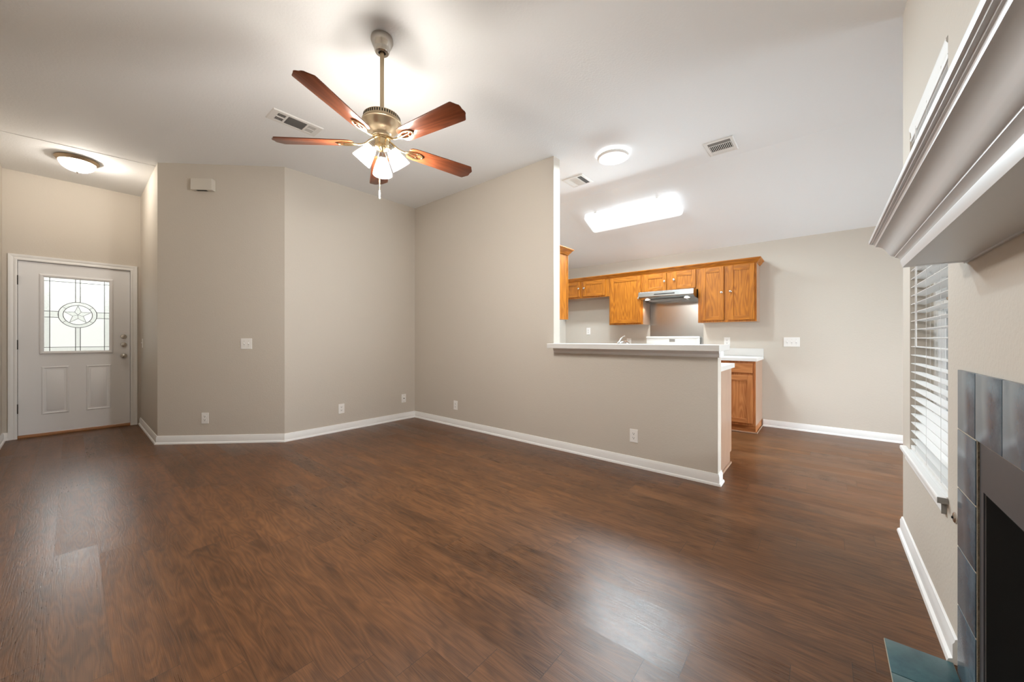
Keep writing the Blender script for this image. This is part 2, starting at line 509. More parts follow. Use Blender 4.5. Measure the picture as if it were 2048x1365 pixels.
    def build(self, name, parent=None, root=None, origin=None, smooth=None):
        """parent: the object this one is a child of; root: the thing whose frame the coordinates are in."""
        me = bpy.data.meshes.new(name)
        if origin is None and root is None and parent is None:
            xs = [v.co for v in self.bm.verts]
            origin = Vector(((min(p.x for p in xs) + max(p.x for p in xs)) / 2, (min(p.y for p in xs) + max(p.y for p in xs)) / 2, min(p.z for p in xs)))
        if origin is not None:
            bmesh.ops.translate(self.bm, verts=self.bm.verts, vec=-Vector(origin))
        self.bm.to_mesh(me); self.bm.free()
        for m in self.mats: me.materials.append(m)
        if smooth is not None:
            for p in me.polygons: p.use_smooth = True
            me.set_sharp_from_angle(angle=R(smooth))
        o = bpy.data.objects.new(name, me)
        COL.objects.link(o)
        if parent is not None: o.parent = parent
        elif origin is not None: o.location = origin
        return o


def tag(o, label=None, cat=None, group=None, kind=None):
    if label: o['label'] = label
    if cat: o['category'] = cat
    if group: o['group'] = group
    if kind: o['kind'] = kind
    return o


def thing(name, label, cat, loc=(0, 0, 0), rot=(0, 0, 0), group=None, kind=None):
    o = bpy.data.objects.new(name, None)
    o.empty_display_size = 0.05
    COL.objects.link(o)
    o.location = loc; o.rotation_euler = rot
    return tag(o, label, cat, group, kind)


def part(mb, name, parent, root=None, smooth=None, label=None):
    """Pieces were given in world coordinates; the part keeps its thing's own frame (thing unrotated)."""
    root = root or parent
    bmesh.ops.translate(mb.bm, verts=mb.bm.verts, vec=-root.location)
    o = mb.build(name, parent, smooth=smooth)
    if label: o['label'] = label
    return o


def lpart(mb, name, parent, smooth=None, label=None):
    """Pieces already in the thing's local frame."""
    o = mb.build(name, parent, smooth=smooth)
    if label: o['label'] = label
    return o


def dup(root, loc, rot, label, group=None):
    r = root.copy(); COL.objects.link(r)
    r.location = loc; r.rotation_euler = rot
    r['label'] = label
    if group: r['group'] = group
    for ch in list(root.children):
        c = ch.copy(); COL.objects.link(c); c.parent = r
        for g in ch.children:
            d = g.copy(); COL.objects.link(d); d.parent = c
    return r


def struct(mb, name, smooth=None, label=None, cat=None):
    o = mb.build(name, smooth=smooth)
    return tag(o, label, cat, kind='structure')


XYZ = lambda a, b, c: (a, b, c)
XZ = lambda a, b, c: (a, c, b)      # (x, z) extruded in y
YZ = lambda a, b, c: (c, a, b)      # (y, z) extruded in x

# ------------------------------------------------------------------ room shell
HC = 3.055        # flat ceiling
HK = 2.418        # kitchen wall top
XL, YD = -0.494, 7.03
XD, YB, XA, XA2 = 0.605, 4.588, 3.245, 3.36
PC, PB = (0.605, 5.53), (1.53, 4.588)
XK, YP = 5.852, 3.63
YN, XN = -0.358, 3.173
XCR = 4.45
SLOPE = (HK - HC) / (XK - XCR)
zc = lambda x: HC if x <= XCR else HC + SLOPE * (x - XCR)

struct(MB().box(-0.7, 6.1, -2.75, 7.3, -0.08, 0.0, floor_m), 'floor', None, 'dark brown wood plank floor running through the whole room', 'floor')
struct(MB().prism([(-0.7, HC), (XCR, HC), (6.1, zc(6.1)), (6.1, 3.3), (-0.7, 3.3)], XZ, -2.75, 7.3, ceil_m), 'ceiling', None, 'white textured ceiling, sloping down over the kitchen', 'ceiling')
struct(MB().box(XL - 0.12, XL, -0.5, YD + 0.14, 0, HC, paint), 'wall_left', None, 'beige wall at the left edge beside the entry door', 'wall')
DX0, DX1, DZ = -0.402, 0.519, 2.052
struct(MB().prism([(XL, 0), (DX0, 0), (DX0, DZ), (DX1, DZ), (DX1, 0), (XD + 0.1, 0), (XD + 0.1, HC), (XL, HC)], XZ, YD, YD + 0.14, paint), 'wall_entry', None, 'beige wall around the entry door', 'wall')
struct(MB().box(XD, XD + 0.1, PC[1], YD, 0, HC, paint), 'wall_foyer', None, 'short beige side wall to the right of the entry door', 'wall')
struct(MB().prism([PC, PB, (1.60, 4.70), (0.705, 5.60), (0.705, 5.53)], XYZ, 0, HC, paint), 'wall_angle', None, 'beige angled wall with the chime box and switch plate', 'wall')
struct(MB().box(1.53, XA2, YB, YB + 0.12, 0, HC, paint), 'wall_back', None, 'beige back wall between angled wall and corner', 'wall')
HBAR = 1.047
struct(MB().prism([(0.633, 0), (YB, 0), (YB, HC), (2.16, HC), (2.16, HBAR), (0.633, HBAR)], YZ, XA, XA2, paint), 'wall_partition', None, 'beige partition wall stepping down to a half wall under the bar', 'wall')
struct(MB().box(XK, XK + 0.12, -2.6, YP + 0.12, 0, HK + 0.02, paint), 'wall_kitchen', None, 'light beige kitchen wall behind the cabinets', 'wall')
struct(MB().prism([(XA2, 0), (XK, 0), (XK, zc(XK)), (XCR, HC), (XA2, HC)], XZ, YP, YP + 0.12, paint), 'wall_pantry')
# window wall with openings for the window and the firebox
WX0, WX1, WZ0, WZ1 = 2.13, 2.94, 0.54, 2.29
FX0, FX1, FZ = 0.70, 1.705, 0.70
wf = MB()
T = YN - 0.14
for x0, x1, z0, z1 in ((XL, FX0, 0, HC), (FX0, FX1, FZ, HC), (FX1, WX0, 0, HC), (WX0, WX1, 0, WZ0), (WX0, WX1, WZ1, HC), (WX1, XN, 0, HC)):
    wf.box(x0, x1, T, YN, z0, z1, paint)
bmesh.ops.remove_doubles(wf.bm, verts=wf.bm.verts, dist=1e-5)
struct(wf, 'wall_fireplace', None, 'beige wall at the right edge with the window and fireplace', 'wall')
struct(MB().box(XN - 0.12, XN, -2.6, T, 0, HC, paint), 'wall_nook_side')
NX0, NX1, NZ0, NZ1 = 3.45, 5.55, 0.03, 2.08
wn_ = MB()
for x0, x1, z0, z1 in ((XN - 0.12, NX0, 0, HC), (NX0, NX1, 0, NZ0), (NX0, NX1, NZ1, HC), (NX1, XK + 0.12, 0, HC)):
    wn_.box(x0, x1, -2.6, -2.5, z0, z1, paint)
struct(wn_, 'wall_nook')
# unseen cover and screens added outside to keep bright sky out of the windows
pc = MB().box(-0.6, XN - 0.13, -2.6, T - 0.01, 2.5, 2.6, trim_m).box(-0.6, 7.5, -5.6, -2.62, 2.5, 2.6, trim_m)
struct(pc, 'ceiling_sky_block')
struct(MB().box(-2.5, 9.5, -7.1, -7.0, 0.0, 2.6, vent_m), 'wall_sky_block')
struct(MB().box(9.4, 9.5, -7.0, 0.0, 0.0, 2.6, vent_m), 'wall_sky_block_side')
# faint drywall seam across the entry ceiling
struct(MB().prism([(-0.494, 5.80), (0.605, 5.655), (0.605, 5.675), (-0.494, 5.82)], XYZ, HC - 0.003, HC + 0.001, ceil_m), 'trim_1', None, 'thin drywall seam ridge across the entry ceiling', 'seam')

# ------------------------------------------------------------------ baseboards
BP = [(0, 0), (0.026, 0), (0.026, 0.006), (0.0225, 0.015), (0.013, 0.020), (0.013, 0.070), (0.0085, 0.078), (0.0075, 0.086), (0.004, 0.089), (0, 0.089)]


def baseboards(path, names, skip=()):
    for k, nm in enumerate(names):
        if nm is None: continue
        struct(MB().sweep(path, BP, XYZ, trim_m, only=k), 'baseboard_' + nm, 40, 'white baseboard with shoe moulding, ' + BBL.get(nm, nm), 'baseboard')


BBL = {'left': 'at the far left edge beside the entry door', 'entry': 'stub left of the entry door casing', 'foyer': 'along the short wall right of the entry door',
       'angle': 'along the angled wall', 'back': 'along the back wall to the corner', 'partition': 'along the partition and half wall',
       'half_wall_end': 'wrapping the end of the half wall', 'kitchen': 'along the kitchen wall', 'fireplace': 'under the window by the hearth'}
baseboards([(XL, 0.0), (XL, YD), (-0.452, YD)], ['left', 'entry'])
baseboards([(XD, YD - 0.016), PC, PB, (XA, YB), (XA, 0.633), (XA2, 0.633)], ['foyer', 'angle', 'back', 'partition', 'half_wall_end'])
baseboards([(XK, 0.612), (XK, -2.5)], ['kitchen'])
baseboards([(XN - 0.004, YN), (1.99, YN)], ['fireplace'])

# ------------------------------------------------------------------ entry door
SX0, SX1, SZ0, SZ1 = -0.388, 0.505, 0.034, 2.040
YS = YD + 0.012      # slab face
door = thing('door_1', 'white entry door with a star window in its glass', 'door', (0.06, YS, 0), kind='structure')
GX0, GX1, GZ0, GZ1 = -0.202, 0.321, 0.990, 1.880
d = MB()
for x0, x1, z0, z1 in ((SX0, GX0, SZ0, SZ1), (GX1, SX1, SZ0, SZ1), (GX0, GX1, SZ0, GZ0), (GX0, GX1, GZ1, SZ1)):
    d.box(x0, x1, YS, YS + 0.044, z0, z1, door_m)
part(d, 'slab', door)
wrap = lambda a, b, v: (a, YS - v, b)


def rect(x0, x1, z0, z1):
    return [(x0, z0), (x0, z1), (x1, z1), (x1, z0)]     # right of travel = inward


for (x0, x1, z0, z1) in ((-0.224, -0.010, 0.250, 0.816), (0.122, 0.338, 0.250, 0.816)):
    q = MB().sweep(rect(x0, x1, z0, z1), [(0, -0.002), (0.004, 0.004), (0.012, 0.007), (0.020, 0.004), (0.026, 0.0), (0.026, -0.002)], wrap, door_m, closed=True)
    q.box(x0 + 0.040, x1 - 0.040, YS - 0.005, YS + 0.001, z0 + 0.045, z1 - 0.045, door_m, 0.004)
    part(q, 'raised_panel', door, smooth=40)
q = MB().sweep(rect(-0.237, 0.354, 0.962, 1.907), [(0, -0.004), (0, 0.010), (0.005, 0.014), (0.018, 0.014), (0.026, 0.009), (0.035, 0.006), (0.0355, -0.014), (0.030, -0.014)], wrap, door_m, closed=True)
part(q, 'glass_frame', door, smooth=40)
YG = YS + 0.016
part(MB().box(GX0 - 0.01, GX1 + 0.01, YG, YG + 0.008, GZ0 - 0.01, GZ1 + 0.01, frosted), 'glass_pane', door)
OX, OZ, OR1, OR2 = 0.058, 1.437, 0.156, 0.118
b = MB()
BV0, BV1 = YG - 0.0045, YG - 0.0005
VL, VR, CL, CR = -0.161, 0.278, 0.038, 0.077
HT, HB_, M0, M1 = 1.833, 1.042, 1.401, 1.473
yb = (BV0, BV1)
for x0, x1, z0, z1 in ((GX0, VL, GZ0, GZ1), (VR, GX1, GZ0, GZ1), (VL, VR, HT, GZ1), (VL, VR, GZ0, HB_), (CL, CR, OZ + OR1 - 0.003, HT), (CL, CR, HB_, OZ - OR1 + 0.003), (VL, OX - OR1 + 0.006, M0, M1), (OX + OR1 - 0.006, VR, M0, M1)):
    b.box(x0 + .001, x1 - .001, yb[0], yb[1], z0 + .001, z1 - .001, bevel_g)
ns_ = 48
for k in range(ns_):
    a0, a1 = 2 * PI * k / ns_, 2 * PI * (k + 1) / ns_
    poly = [(OX + OR2 * math.cos(a0), OZ + OR2 * math.sin(a0)), (OX + OR1 * math.cos(a0), OZ + OR1 * math.sin(a0)), (OX + OR1 * math.cos(a1), OZ + OR1 * math.sin(a1)), (OX + OR2 * math.cos(a1), OZ + OR2 * math.sin(a1))]
    b.prism(poly, XZ, yb[0], yb[1], bevel_g)
bmesh.ops.remove_doubles(b.bm, verts=b.bm.verts, dist=1e-5)
sp = []
for k in range(10):
    rr = 0.113 if k % 2 == 0 else 0.045
    a = PI / 2 + k * PI / 5
    sp.append((OX + rr * math.cos(a), OZ + rr * math.sin(a)))
for k in range(0, 10, 2):
    b.prism([(OX, OZ), sp[k - 1], sp[k], sp[k + 1]], XZ, yb[0] - 0.001, yb[1] + 0.0003, bevel_g)
part(b, 'bevelled_glass', door, label='clear bevelled border strips, ring and star of the door glass')
cm = MB()
CY0, CY1 = YG - 0.0075, YG - 0.0045


def came(p, q_, w=0.006):
    p, q_ = Vector(p), Vector(q_)
    dd = (q_ - p).normalized(); nn = Vector((dd.y, -dd.x)) * w / 2
    cm.prism([tuple(p + nn), tuple(q_ + nn), tuple(q_ - nn), tuple(p - nn)], XZ, CY0, CY1, came_m)


for x in (VL, VR): came((x, GZ0), (x, GZ1))
for x in (CL, CR):
    came((x, GZ0), (x, OZ - OR1)); came((x, OZ + OR1), (x, GZ1))
for z in (HT, HB_): came((GX0, z), (GX1, z))
for z in (M0, M1):
    came((GX0, z), (OX - OR1 + 0.004, z)); came((OX + OR1 - 0.004, z), (GX1, z))
for rr in (OR1, OR2):
    for k in range(ns_):
        a0, a1 = 2 * PI * k / ns_, 2 * PI * (k + 1) / ns_
        came((OX + rr * math.cos(a0), OZ + rr * math.sin(a0)), (OX + rr * math.cos(a1), OZ + rr * math.sin(a1)), 0.006)
for k in range(10):
    came(sp[k - 1], sp[k], 0.0036)
    if k % 2: came((OX, OZ), sp[k], 0.003)
for a in (38, 142, 218, 322):
    a = R(a); came((OX + OR2 * math.cos(a), OZ + OR2 * math.sin(a)), (OX + OR1 * math.cos(a), OZ + OR1 * math.sin(a)), 0.0035)
part(cm, 'came', door, label='dark lead lines drawing a star in a ring')
for z in (1.815, 1.076, 0.342):
    hm = MB().box(-0.399, -0.386, YD - 0.004, YD + 0.014, z - 0.050, z + 0.050, hinge_m)
    hm.lathe([(0.0065, z - 0.054), (0.0065, z + 0.054)], hinge_m, (-0.3915, YD - 0.006, 0), 12)
    part(hm, 'hinge', door)
RY = Matrix.Rotation(R(90), 4, 'X')       # local z -> world -y


def rosette(z, r):
    return MB().lathe([(r, 0), (r, 0.006), (r * 0.86, 0.012), (r * 0.55, 0.014)], nickel, (0.447, YS, z), 32, RY)


for z in (1.173, 1.068):
    k_ = part(rosette(z, 0.030), 'deadbolt', door, smooth=40)
    part(MB().box(0.441, 0.453, YS - 0.030, YS - 0.013, z - 0.014, z + 0.014, nickel, 0.003), 'thumb_turn', k_, door)
k_ = part(rosette(0.922, 0.032), 'door_knob', door, smooth=40)
part(MB().lathe([(0.011, 0.010), (0.011, 0.030), (0.024, 0.040), (0.029, 0.052), (0.026, 0.064), (0.014, 0.070), (0, 0.071)], nickel, (0.447, YS, 0.922), 32, RY), 'knob', k_, door, smooth=50)
# casing, jamb, threshold
cz = MB().sweep([(-0.391, 0), (-0.391, 2.044), (0.508, 2.044), (0.508, 0)], [(0.0, 0), (0.0, 0.010), (-0.004, 0.013), (-0.020, 0.014), (-0.028, 0.011), (-0.040, 0.015), (-0.056, 0.018), (-0.064, 0.018), (-0.066, 0.0)], lambda a, b_, v: (a, YD - v, b_), trim_m)
struct(cz, 'trim_2', 35, 'white moulded casing around the entry door', 'casing')
jb = MB().box(DX0, -0.3915, YD, YD + 0.13, 0, DZ, trim_m).box(0.5085, DX1, YD, YD + 0.13, 0, DZ, trim_m).box(-0.3915, 0.5085, YD, YD + 0.13, 2.0445, DZ, trim_m)
jb.box(-0.3915, -0.370, YS + 0.0445, YS + 0.062, 0.03, 2.0445, hinge_m).box(0.487, 0.5085, YS + 0.0445, YS + 0.062, 0.03, 2.0445, hinge_m).box(-0.370, 0.487, YS + 0.0445, YS + 0.062, 2.022, 2.0445, hinge_m)
struct(jb, 'trim_3', None, 'white jamb lining the entry door opening', 'jamb')
struct(MB().prism([(YD + 0.001, 0), (YD + 0.13, 0), (YD + 0.13, 0.030), (YD + 0.012, 0.030), (YD + 0.001, 0.012)], YZ, -0.3915, 0.5085, thresh_m), 'trim_4', None, 'brown oak threshold under the entry door', 'threshold')

# ------------------------------------------------------------------ window by the fireplace
win = thing('window_1', 'white framed window behind the blind by the fireplace', 'window', (2.535, YN, WZ0), kind='structure')
f = MB()
FY0, FY1 = T + 0.002, T + 0.055
for x0, x1, z0, z1 in ((WX0, WX0 + 0.045, WZ0, WZ1), (WX1 - 0.045, WX1, WZ0, WZ1), (WX0 + .045, WX1 - .045, WZ0, WZ0 + 0.05), (WX0 + .045, WX1 - .045, WZ1 - 0.05, WZ1)):
    f.box(x0 + 0.001, x1 - 0.001, FY0, FY1, z0 + 0.001, z1 - 0.001, vinyl, 0.003)
for x0, x1, z0, z1 in ((WX0 + .046, WX0 + .078, WZ0 + .05, 1.30), (WX1 - .078, WX1 - .046, WZ0 + .05, 1.30), (WX0 + .078, WX1 - .078, WZ0 + .05, WZ0 + .09)):
    f.box(x0, x1, FY0 + 0.022, FY1 - 0.004, z0, z1, vinyl, 0.002)
part(f, 'window_frame', win)
part(MB().box(WX0 + .046, WX1 - .046, FY0 + 0.010, FY1 - 0.002, 1.285, 1.33, vinyl, 0.003), 'meeting_rail', win)
part(MB().box(WX0 + .04, WX1 - .04, FY0 + 0.012, FY0 + 0.016, WZ0 + .045, WZ1 - .045, clear_g), 'glass_pane', win)
part(MB().box(2.50, 2.57, FY1 - 0.002, FY1 + 0.016, 1.318, 1.334, bronze, 0.003), 'sash_lock', win)
sl = MB().box(2.12, 3.03, YN + 0.0, YN + 0.030, 0.517, 0.541, trim_m, 0.006)
sl.box(WX0 + 0.001, WX1 - 0.001, YN - 0.085, YN + 0.004, 0.5405, 0.5415, trim_m)
s_ = part(sl, 'window_sill', win)
part(MB().prism([(0, 0.470), (0.010, 0.470), (0.014, 0.480), (0.012, 0.502), (0.020, 0.517), (0, 0.517)], lambda a, b_, c: (c, YN + a, b_), 2.15, 2.985, trim_m), 'apron', s_, win)
part(MB().box(2.1185, 2.1205, YN + 0.001, YN + 0.029, 0.518, 0.540, sill_end_grey).box(2.148, 2.1505, YN + 0.001, YN + 0.014, 0.471, 0.516, sill_end_grey), 'grey_end', s_, win, label='grey end of the sill')

bl = thing('window_blind', 'white horizontal slat blind filling the window beside the fireplace', 'blind', (2.535, YN - 0.03, 0.55))
BX0, BX1 = WX0 + 0.004, WX1 - 0.004
vf = [(0, 0), (0.010, 0.002), (0.013, 0.012), (0.008, 0.020), (0.010, 0.050), (0.017, 0.062), (0.017, 0.075), (0, 0.075)]
part(MB().prism([(u, v) for u, v in vf], lambda a, b_, c: (c, YN - 0.012 + a, 2.207 + b_), BX0 - 0.002, BX1 - 0.004, blind_m), 'valance', bl, smooth=35)
part(MB().box(BX0, BX1, YN - 0.062, YN - 0.013, 2.235, 2.286, blind_m), 'head_rail', bl)
sm = MB()
zs = 0.600
while zs < 2.20:
    sm.prism([(-0.025, -0.001), (-0.012, 0.0012), (0, 0.002), (0.012, 0.0012), (0.025, -0.001), (0.025, -0.0036), (0.012, -0.0016), (0, -0.0008), (-0.012, -0.0016), (-0.025, -0.0036)],
             lambda a, b_, c: (c, YN - 0.028 + a, zs + b_ + a * 0.05), BX0, BX1, blind_m)
    zs += 0.0455
part(sm, 'slats', bl)
part(MB().box(BX0, BX1, YN - 0.053, YN - 0.003, 0.546, 0.566, blind_m, 0.003), 'bottom_rail', bl)
for x in (BX1 - 0.13, BX0 + 0.12, (BX0 + BX1) / 2):
    part(MB().box(x - 0.0012, x + 0.0012, YN - 0.0025, YN - 0.0015, 0.56, 2.24, blind_m).box(x - 0.0012, x + 0.0012, YN - 0.0545, YN - 0.0535, 0.56, 2.24, blind_m), 'ladder_cord', bl)
part(MB().tube([(BX1 - 0.20, YN + 0.004, 2.2), (BX1 - 0.205, YN + 0.005, 1.1)], 0.0035, blind_m, 8), 'tilt_wand', bl, smooth=60)

# nook window that lets the daylight into the kitchen end
nw = thing('window_2', 'window of the breakfast nook beyond the wall end', 'window', (4.5, -2.55, NZ0), kind='structure')
f = MB()
for x0, x1, z0, z1 in ((NX0, NX0 + .06, NZ0, NZ1), (NX1 - .06, NX1, NZ0, NZ1), (NX0 + .06, NX1 - .06, NZ0, NZ0 + .06), (NX0 + .06, NX1 - .06, NZ1 - .06, NZ1), (4.47, 4.53, NZ0 + .06, NZ1 - .06)):
    f.box(x0, x1, -2.585, -2.535, z0, z1, vinyl)
part(f, 'window_frame', nw)
part(MB().box(NX0 + .05, NX1 - .05, -2.562, -2.558, NZ0 + .05, NZ1 - .05, clear_g), 'glass_pane', nw)

# ------------------------------------------------------------------ fireplace
fp = thing('fireplace', 'black fireplace opening framed by slate blue tiles', 'fireplace', (1.2, YN, 0))
tl = MB()
YT0, YT1 = YN + 0.001, YN + 0.011
TX1 = 1.940
rows = [1.036, 0.836, 0.637, 0.438, 0.239, 0.006]
gp = 0.0025
for i in range(1, 5):
    for x0, x1 in ((1.748, TX1), (0.46, 0.652)):
        tl.box(x0, x1, YT0, YT1, rows[i + 1] + gp, rows[i] - gp, slate, 0.0015)
xs = [TX1, 1.748, 1.528, 1.31, 1.09, 0.87, 0.652, 0.46]
for k in range(len(xs) - 1):
    tl.box(xs[k + 1] + gp + (0.0015 if k == 0 else 0), xs[k] - gp, YT0, YT1, rows[1] + gp, rows[0], slate, 0.0015)
part(tl, 'tile_surround', fp, smooth=30)
gr = MB()
for x0, x1 in ((1.7485, TX1 - 0.001), (0.461, 0.6515)): gr.box(x0, x1, YN + 0.0005, YT1 - 0.002, 0.002, rows[1], grout)
gr.box(0.461, TX1 - 0.001, YN + 0.0005, YT1 - 0.003, rows[1], rows[0] - 0.002, grout)
part(gr, 'grout', fp, label='tan grout lines between the blue tiles')
for x0, x1 in ((1.738, 1.7475), (0.6525, 0.662)):
    part(MB().box(x0, x1, YN + 0.0004, YN + 0.008, 0.0, rows[1] - 0.002, mortar), 'mortar_edge', fp, label='rough brown mortar edge inside the tiles')
fm = MB()
for x0, x1, z0, z1 in ((FX1 - 0.001, 1.738, 0.0, rows[1] - 0.003), (0.662, FX0 + 0.001, 0, rows[1] - 0.003), (FX0 + .001, FX1 - .001, FZ - 0.005, rows[1] - 0.003)):
    fm.box(x0, x1, YN + 0.0002, YN + 0.004, z0, z1, grey_metal)
part(fm, 'metal_face', fp, label='dark grey metal face around the opening')
fb = MB()
FD = YN - 0.50
ix0, ix1 = FX0 + 0.006, FX1 - 0.006
bx0, bx1 = FX0 + 0.14, FX1 - 0.14
pl = [(ix0, YN + 0.0), (ix1, YN + 0.0), (bx1, FD), (bx0, FD)]
for a, c in ((pl[1], pl[2]), (pl[2], pl[3]), (pl[3], pl[0])):
    fb.face([(a[0], a[1], 0.004), (c[0], c[1], 0.004), (c[0], c[1], FZ - 0.006), (a[0], a[1], FZ - 0.006)], soot)
fb.face([(p[0], p[1], 0.004) for p in pl], soot)
fb.face([(p[0], p[1], FZ - 0.006) for p in pl], soot)
bmesh.ops.remove_doubles(fb.bm, verts=fb.bm.verts, dist=1e-5)
bmesh.ops.solidify(fb.bm, geom=fb.bm.faces[:], thickness=-0.004)
part(fb, 'firebox', fp, label='black soot covered firebox')
tn = MB().prism([(1.700, 0.004), (1.700, 0.030), (1.60, 0.034), (1.50, 0.004)], XZ, YN - 0.012, YN - 0.008, tin_m)
tn.prism([(0, 0), (0.05, 0.012), (0.10, 0.05), (0.11, 0.05), (0.06, 0.006), (0.01, -0.002)], lambda a, b_, c: (1.68 - a, c, 0.012 + b_), YN - 0.06, YN - 0.014, tin_m)
part(tn, 'bent_flange', fp, label='bent tin flange at the bottom of the opening')
ch = MB()
for k in range(26):
    z = 0.20 - k * 0.0075
    pts = []
    for q in range(10):
        a = 2 * PI * q / 10
        u, w = 0.0032 * math.cos(a), 0.0055 * math.sin(a)
        pts.append((1.455 + (u if k % 2 else 0) + 0.004 * math.sin(k * .5), YN - 0.03 + (0 if k % 2 else u), z + w))
    ch.tube(pts, 0.0011, chain_m, 6, closed=True)
part(ch, 'screen_chain', fp, smooth=60, label='steel pull chain hanging in the opening')

# hearth
hm = MB()
hx = [1.985, 1.795, 1.60, 1.405, 1.21, 1.015, 0.82, 0.625, 0.43]
for k in range(len(hx) - 1):
    hm.box(hx[k + 1] + 0.0025, hx[k], -0.345, -0.175, 0.0, 0.008, teal, 0.0015)
hearth = hm.build('hearth', smooth=30)
tag(hearth, 'strip of teal blue floor tiles in front of the fireplace', 'hearth')
hg = MB().box(0.43, 1.9865, YN + 0.012, -0.1735, 0.0, 0.0055, grout)
part(hg, 'grout', hearth, label='tan grout between the teal tiles')

# mantel
man = thing('mantel_shelf', 'white mantel shelf with deep crown moulding above the fireplace', 'mantel', (1.2, YN, 1.39))
ME1, ME0, MY = 1.890, 0.520, -0.2115
prof = [(-0.0, 1.3925), (0.0045, 1.4165), (0.004, 1.4195), (0.0075, 1.4265), (0.0155, 1.4325), (0.0175, 1.4335), (0.0175, 1.4375),
        (0.0215, 1.4385), (0.0275, 1.4435), (0.0325, 1.4515), (0.0375, 1.4635), (0.0435, 1.4735), (0.0505, 1.4805), (0.0575, 1.4845), (0.0635, 1.4865),
        (0.0640, 1.4905), (0.0655, 1.4935), (0.0685, 1.4950), (0.0690, 1.4980), (0.0745, 1.4985), (0.0750, 1.5010), (0.0790, 1.5020), (0.0800, 1.5045), (0.0800, 1.5130), (0.078, 1.516), (-0.03, 1.516), (-0.03, 1.3925)]
path = [(ME1, YN), (ME1, MY), (ME0, MY), (ME0, YN)]
# travel must keep the outside on the right hand: go from the far end round to the near end reversed
cm_ = MB().sweep([(ME0, YN + 0.001), (ME0, MY), (ME1, MY), (ME1, YN + 0.001)], [(-u, v) for u, v in prof], XYZ, mantel_m)
part(cm_, 'crown_moulding', man, smooth=28)
part(MB().box(ME0 + 0.002, ME1 - 0.002, YN + 0.001, MY - 0.002, 1.3935, 1.405, mantel_m), 'soffit_board', man)
part(MB().box(ME0 + 0.004, ME1 - 0.004, YN + 0.001, YN + 0.007, 1.388, 1.395, mantel_m), 'wall_bead', man)
part(MB().box(ME0 - 0.060, ME1 + 0.060, YN + 0.001, MY + 0.060, 1.5155, 1.519, mantel_m), 'shelf_top', man)

# gas valve
gv = MB().lathe([(0.019, 0.0005), (0.019, 0.003), (0.015, 0.006), (0.009, 0.007), (0.009, 0.004), (0, 0.004)], nickel, (2.022, YN, 0.505), 28, Matrix.Rotation(R(-90), 4, 'X'))
o = gv.build('gas_valve_plate', smooth=40); tag(o, 'small round metal gas valve plate low on wall between window sill and fireplace', 'valve plate')
part(MB().lathe([(0.0045, 0.006), (0.0045, 0.0105), (0, 0.011)], blackm, (2.022, YN, 0.505), 12, Matrix.Rotation(R(-90), 4, 'X')), 'key_socket', o)

# ------------------------------------------------------------------ bar counter on the half wall
bc = thing('bar_counter', 'white bar counter on top of the half wall', 'counter', (3.3, 1.4, HBAR))
part(MB().box(3.115, 3.52, 0.598, 2.157, HBAR + 0.0005, 1.095, lamin, 0.003), 'counter_top', bc)
part(MB().prism([(XA - 0.0005, 0.996), (3.228, 0.996), (3.222, 1.004), (3.222, 1.022), (3.212, 1.034), (3.206, HBAR), (XA - 0.0005, HBAR)], XZ, 0.618, 2.145, trim_m), 'support_moulding', bc, smooth=30)
part(MB().box(XA + 0.001, XA2 + 0.012, 0.615, 0.6325, 0.998, HBAR, trim_m, 0.003), 'end_moulding', bc)

# ------------------------------------------------------------------ peninsula behind the half wall
pen = thing('base_cabinet', 'oak sink cabinet behind the half wall, its veneered end showing', 'cabinet', (3.66, 1.7, 0))
part(MB().prism([(XA2 + 0.001, 0.0), (3.90, 0.0), (3.90, 0.10), (3.965, 0.10), (3.965, 0.873), (XA2 + 0.001, 0.873)], XZ, 0.662, 2.9, oak_side), 'body', pen)
part(MB().box(3.965, 3.984, 0.664, 2.9, 0.10, 0.873, oak_base), 'face_frame', pen)
for y0 in (0.70, 1.25, 1.80, 2.35):
    dd = MB().box(3.984, 4.002, y0, y0 + 0.50, 0.13, 0.70, oak_base, 0.003)
    part(dd, 'door', pen)
part(MB().box(XA2 + 0.001, 3.905, 0.648, 0.6615, 0.0, 0.018, oak_side, 0.004), 'shoe_moulding', pen)
sc_ = thing('sink_counter', 'low white counter behind the bar holding the sink', 'counter', (3.69, 1.7, 0.874))
part(MB().box(XA2 + 0.001, 4.005, 0.640, 2.9, 0.8742, 0.914, lamin, 0.003), 'counter_top', sc_)
fa = thing('kitchen_faucet', 'chrome single lever faucet standing behind the bar counter', 'faucet', (3.575, 1.60, 0.9145))
FYc = 1.60
part(MB().lathe([(0.026, 0.9148), (0.026, 0.925), (0.021, 0.935), (0.020, 1.06), (0.023, 1.075), (0.021, 1.100), (0.012, 1.110), (0, 1.111)], chrome, (3.575, FYc, 0), 24), 'body', fa, smooth=50)
part(MB().tube([(3.575, FYc, 1.098), (3.579, FYc - 0.012, 1.118), (3.585, FYc - 0.03, 1.150), (3.591, FYc - 0.045, 1.166), (3.597, FYc - 0.064, 1.174)], [0.010, 0.009, 0.0065, 0.0055, 0.006], chrome, 12), 'lever', fa, smooth=60)
part(MB().tube([(3.590, FYc, 1.065), (3.635, FYc - 0.005, 1.098), (3.695, FYc - 0.01, 1.112), (3.755, FYc - 0.015, 1.108), (3.795, FYc - 0.02, 1.088), (3.805, FYc - 0.02, 1.06)], [0.014, 0.0135, 0.013, 0.0125, 0.0125, 0.0125], chrome, 14), 'spout', fa, smooth=60)

# ------------------------------------------------------------------ wall cabinets


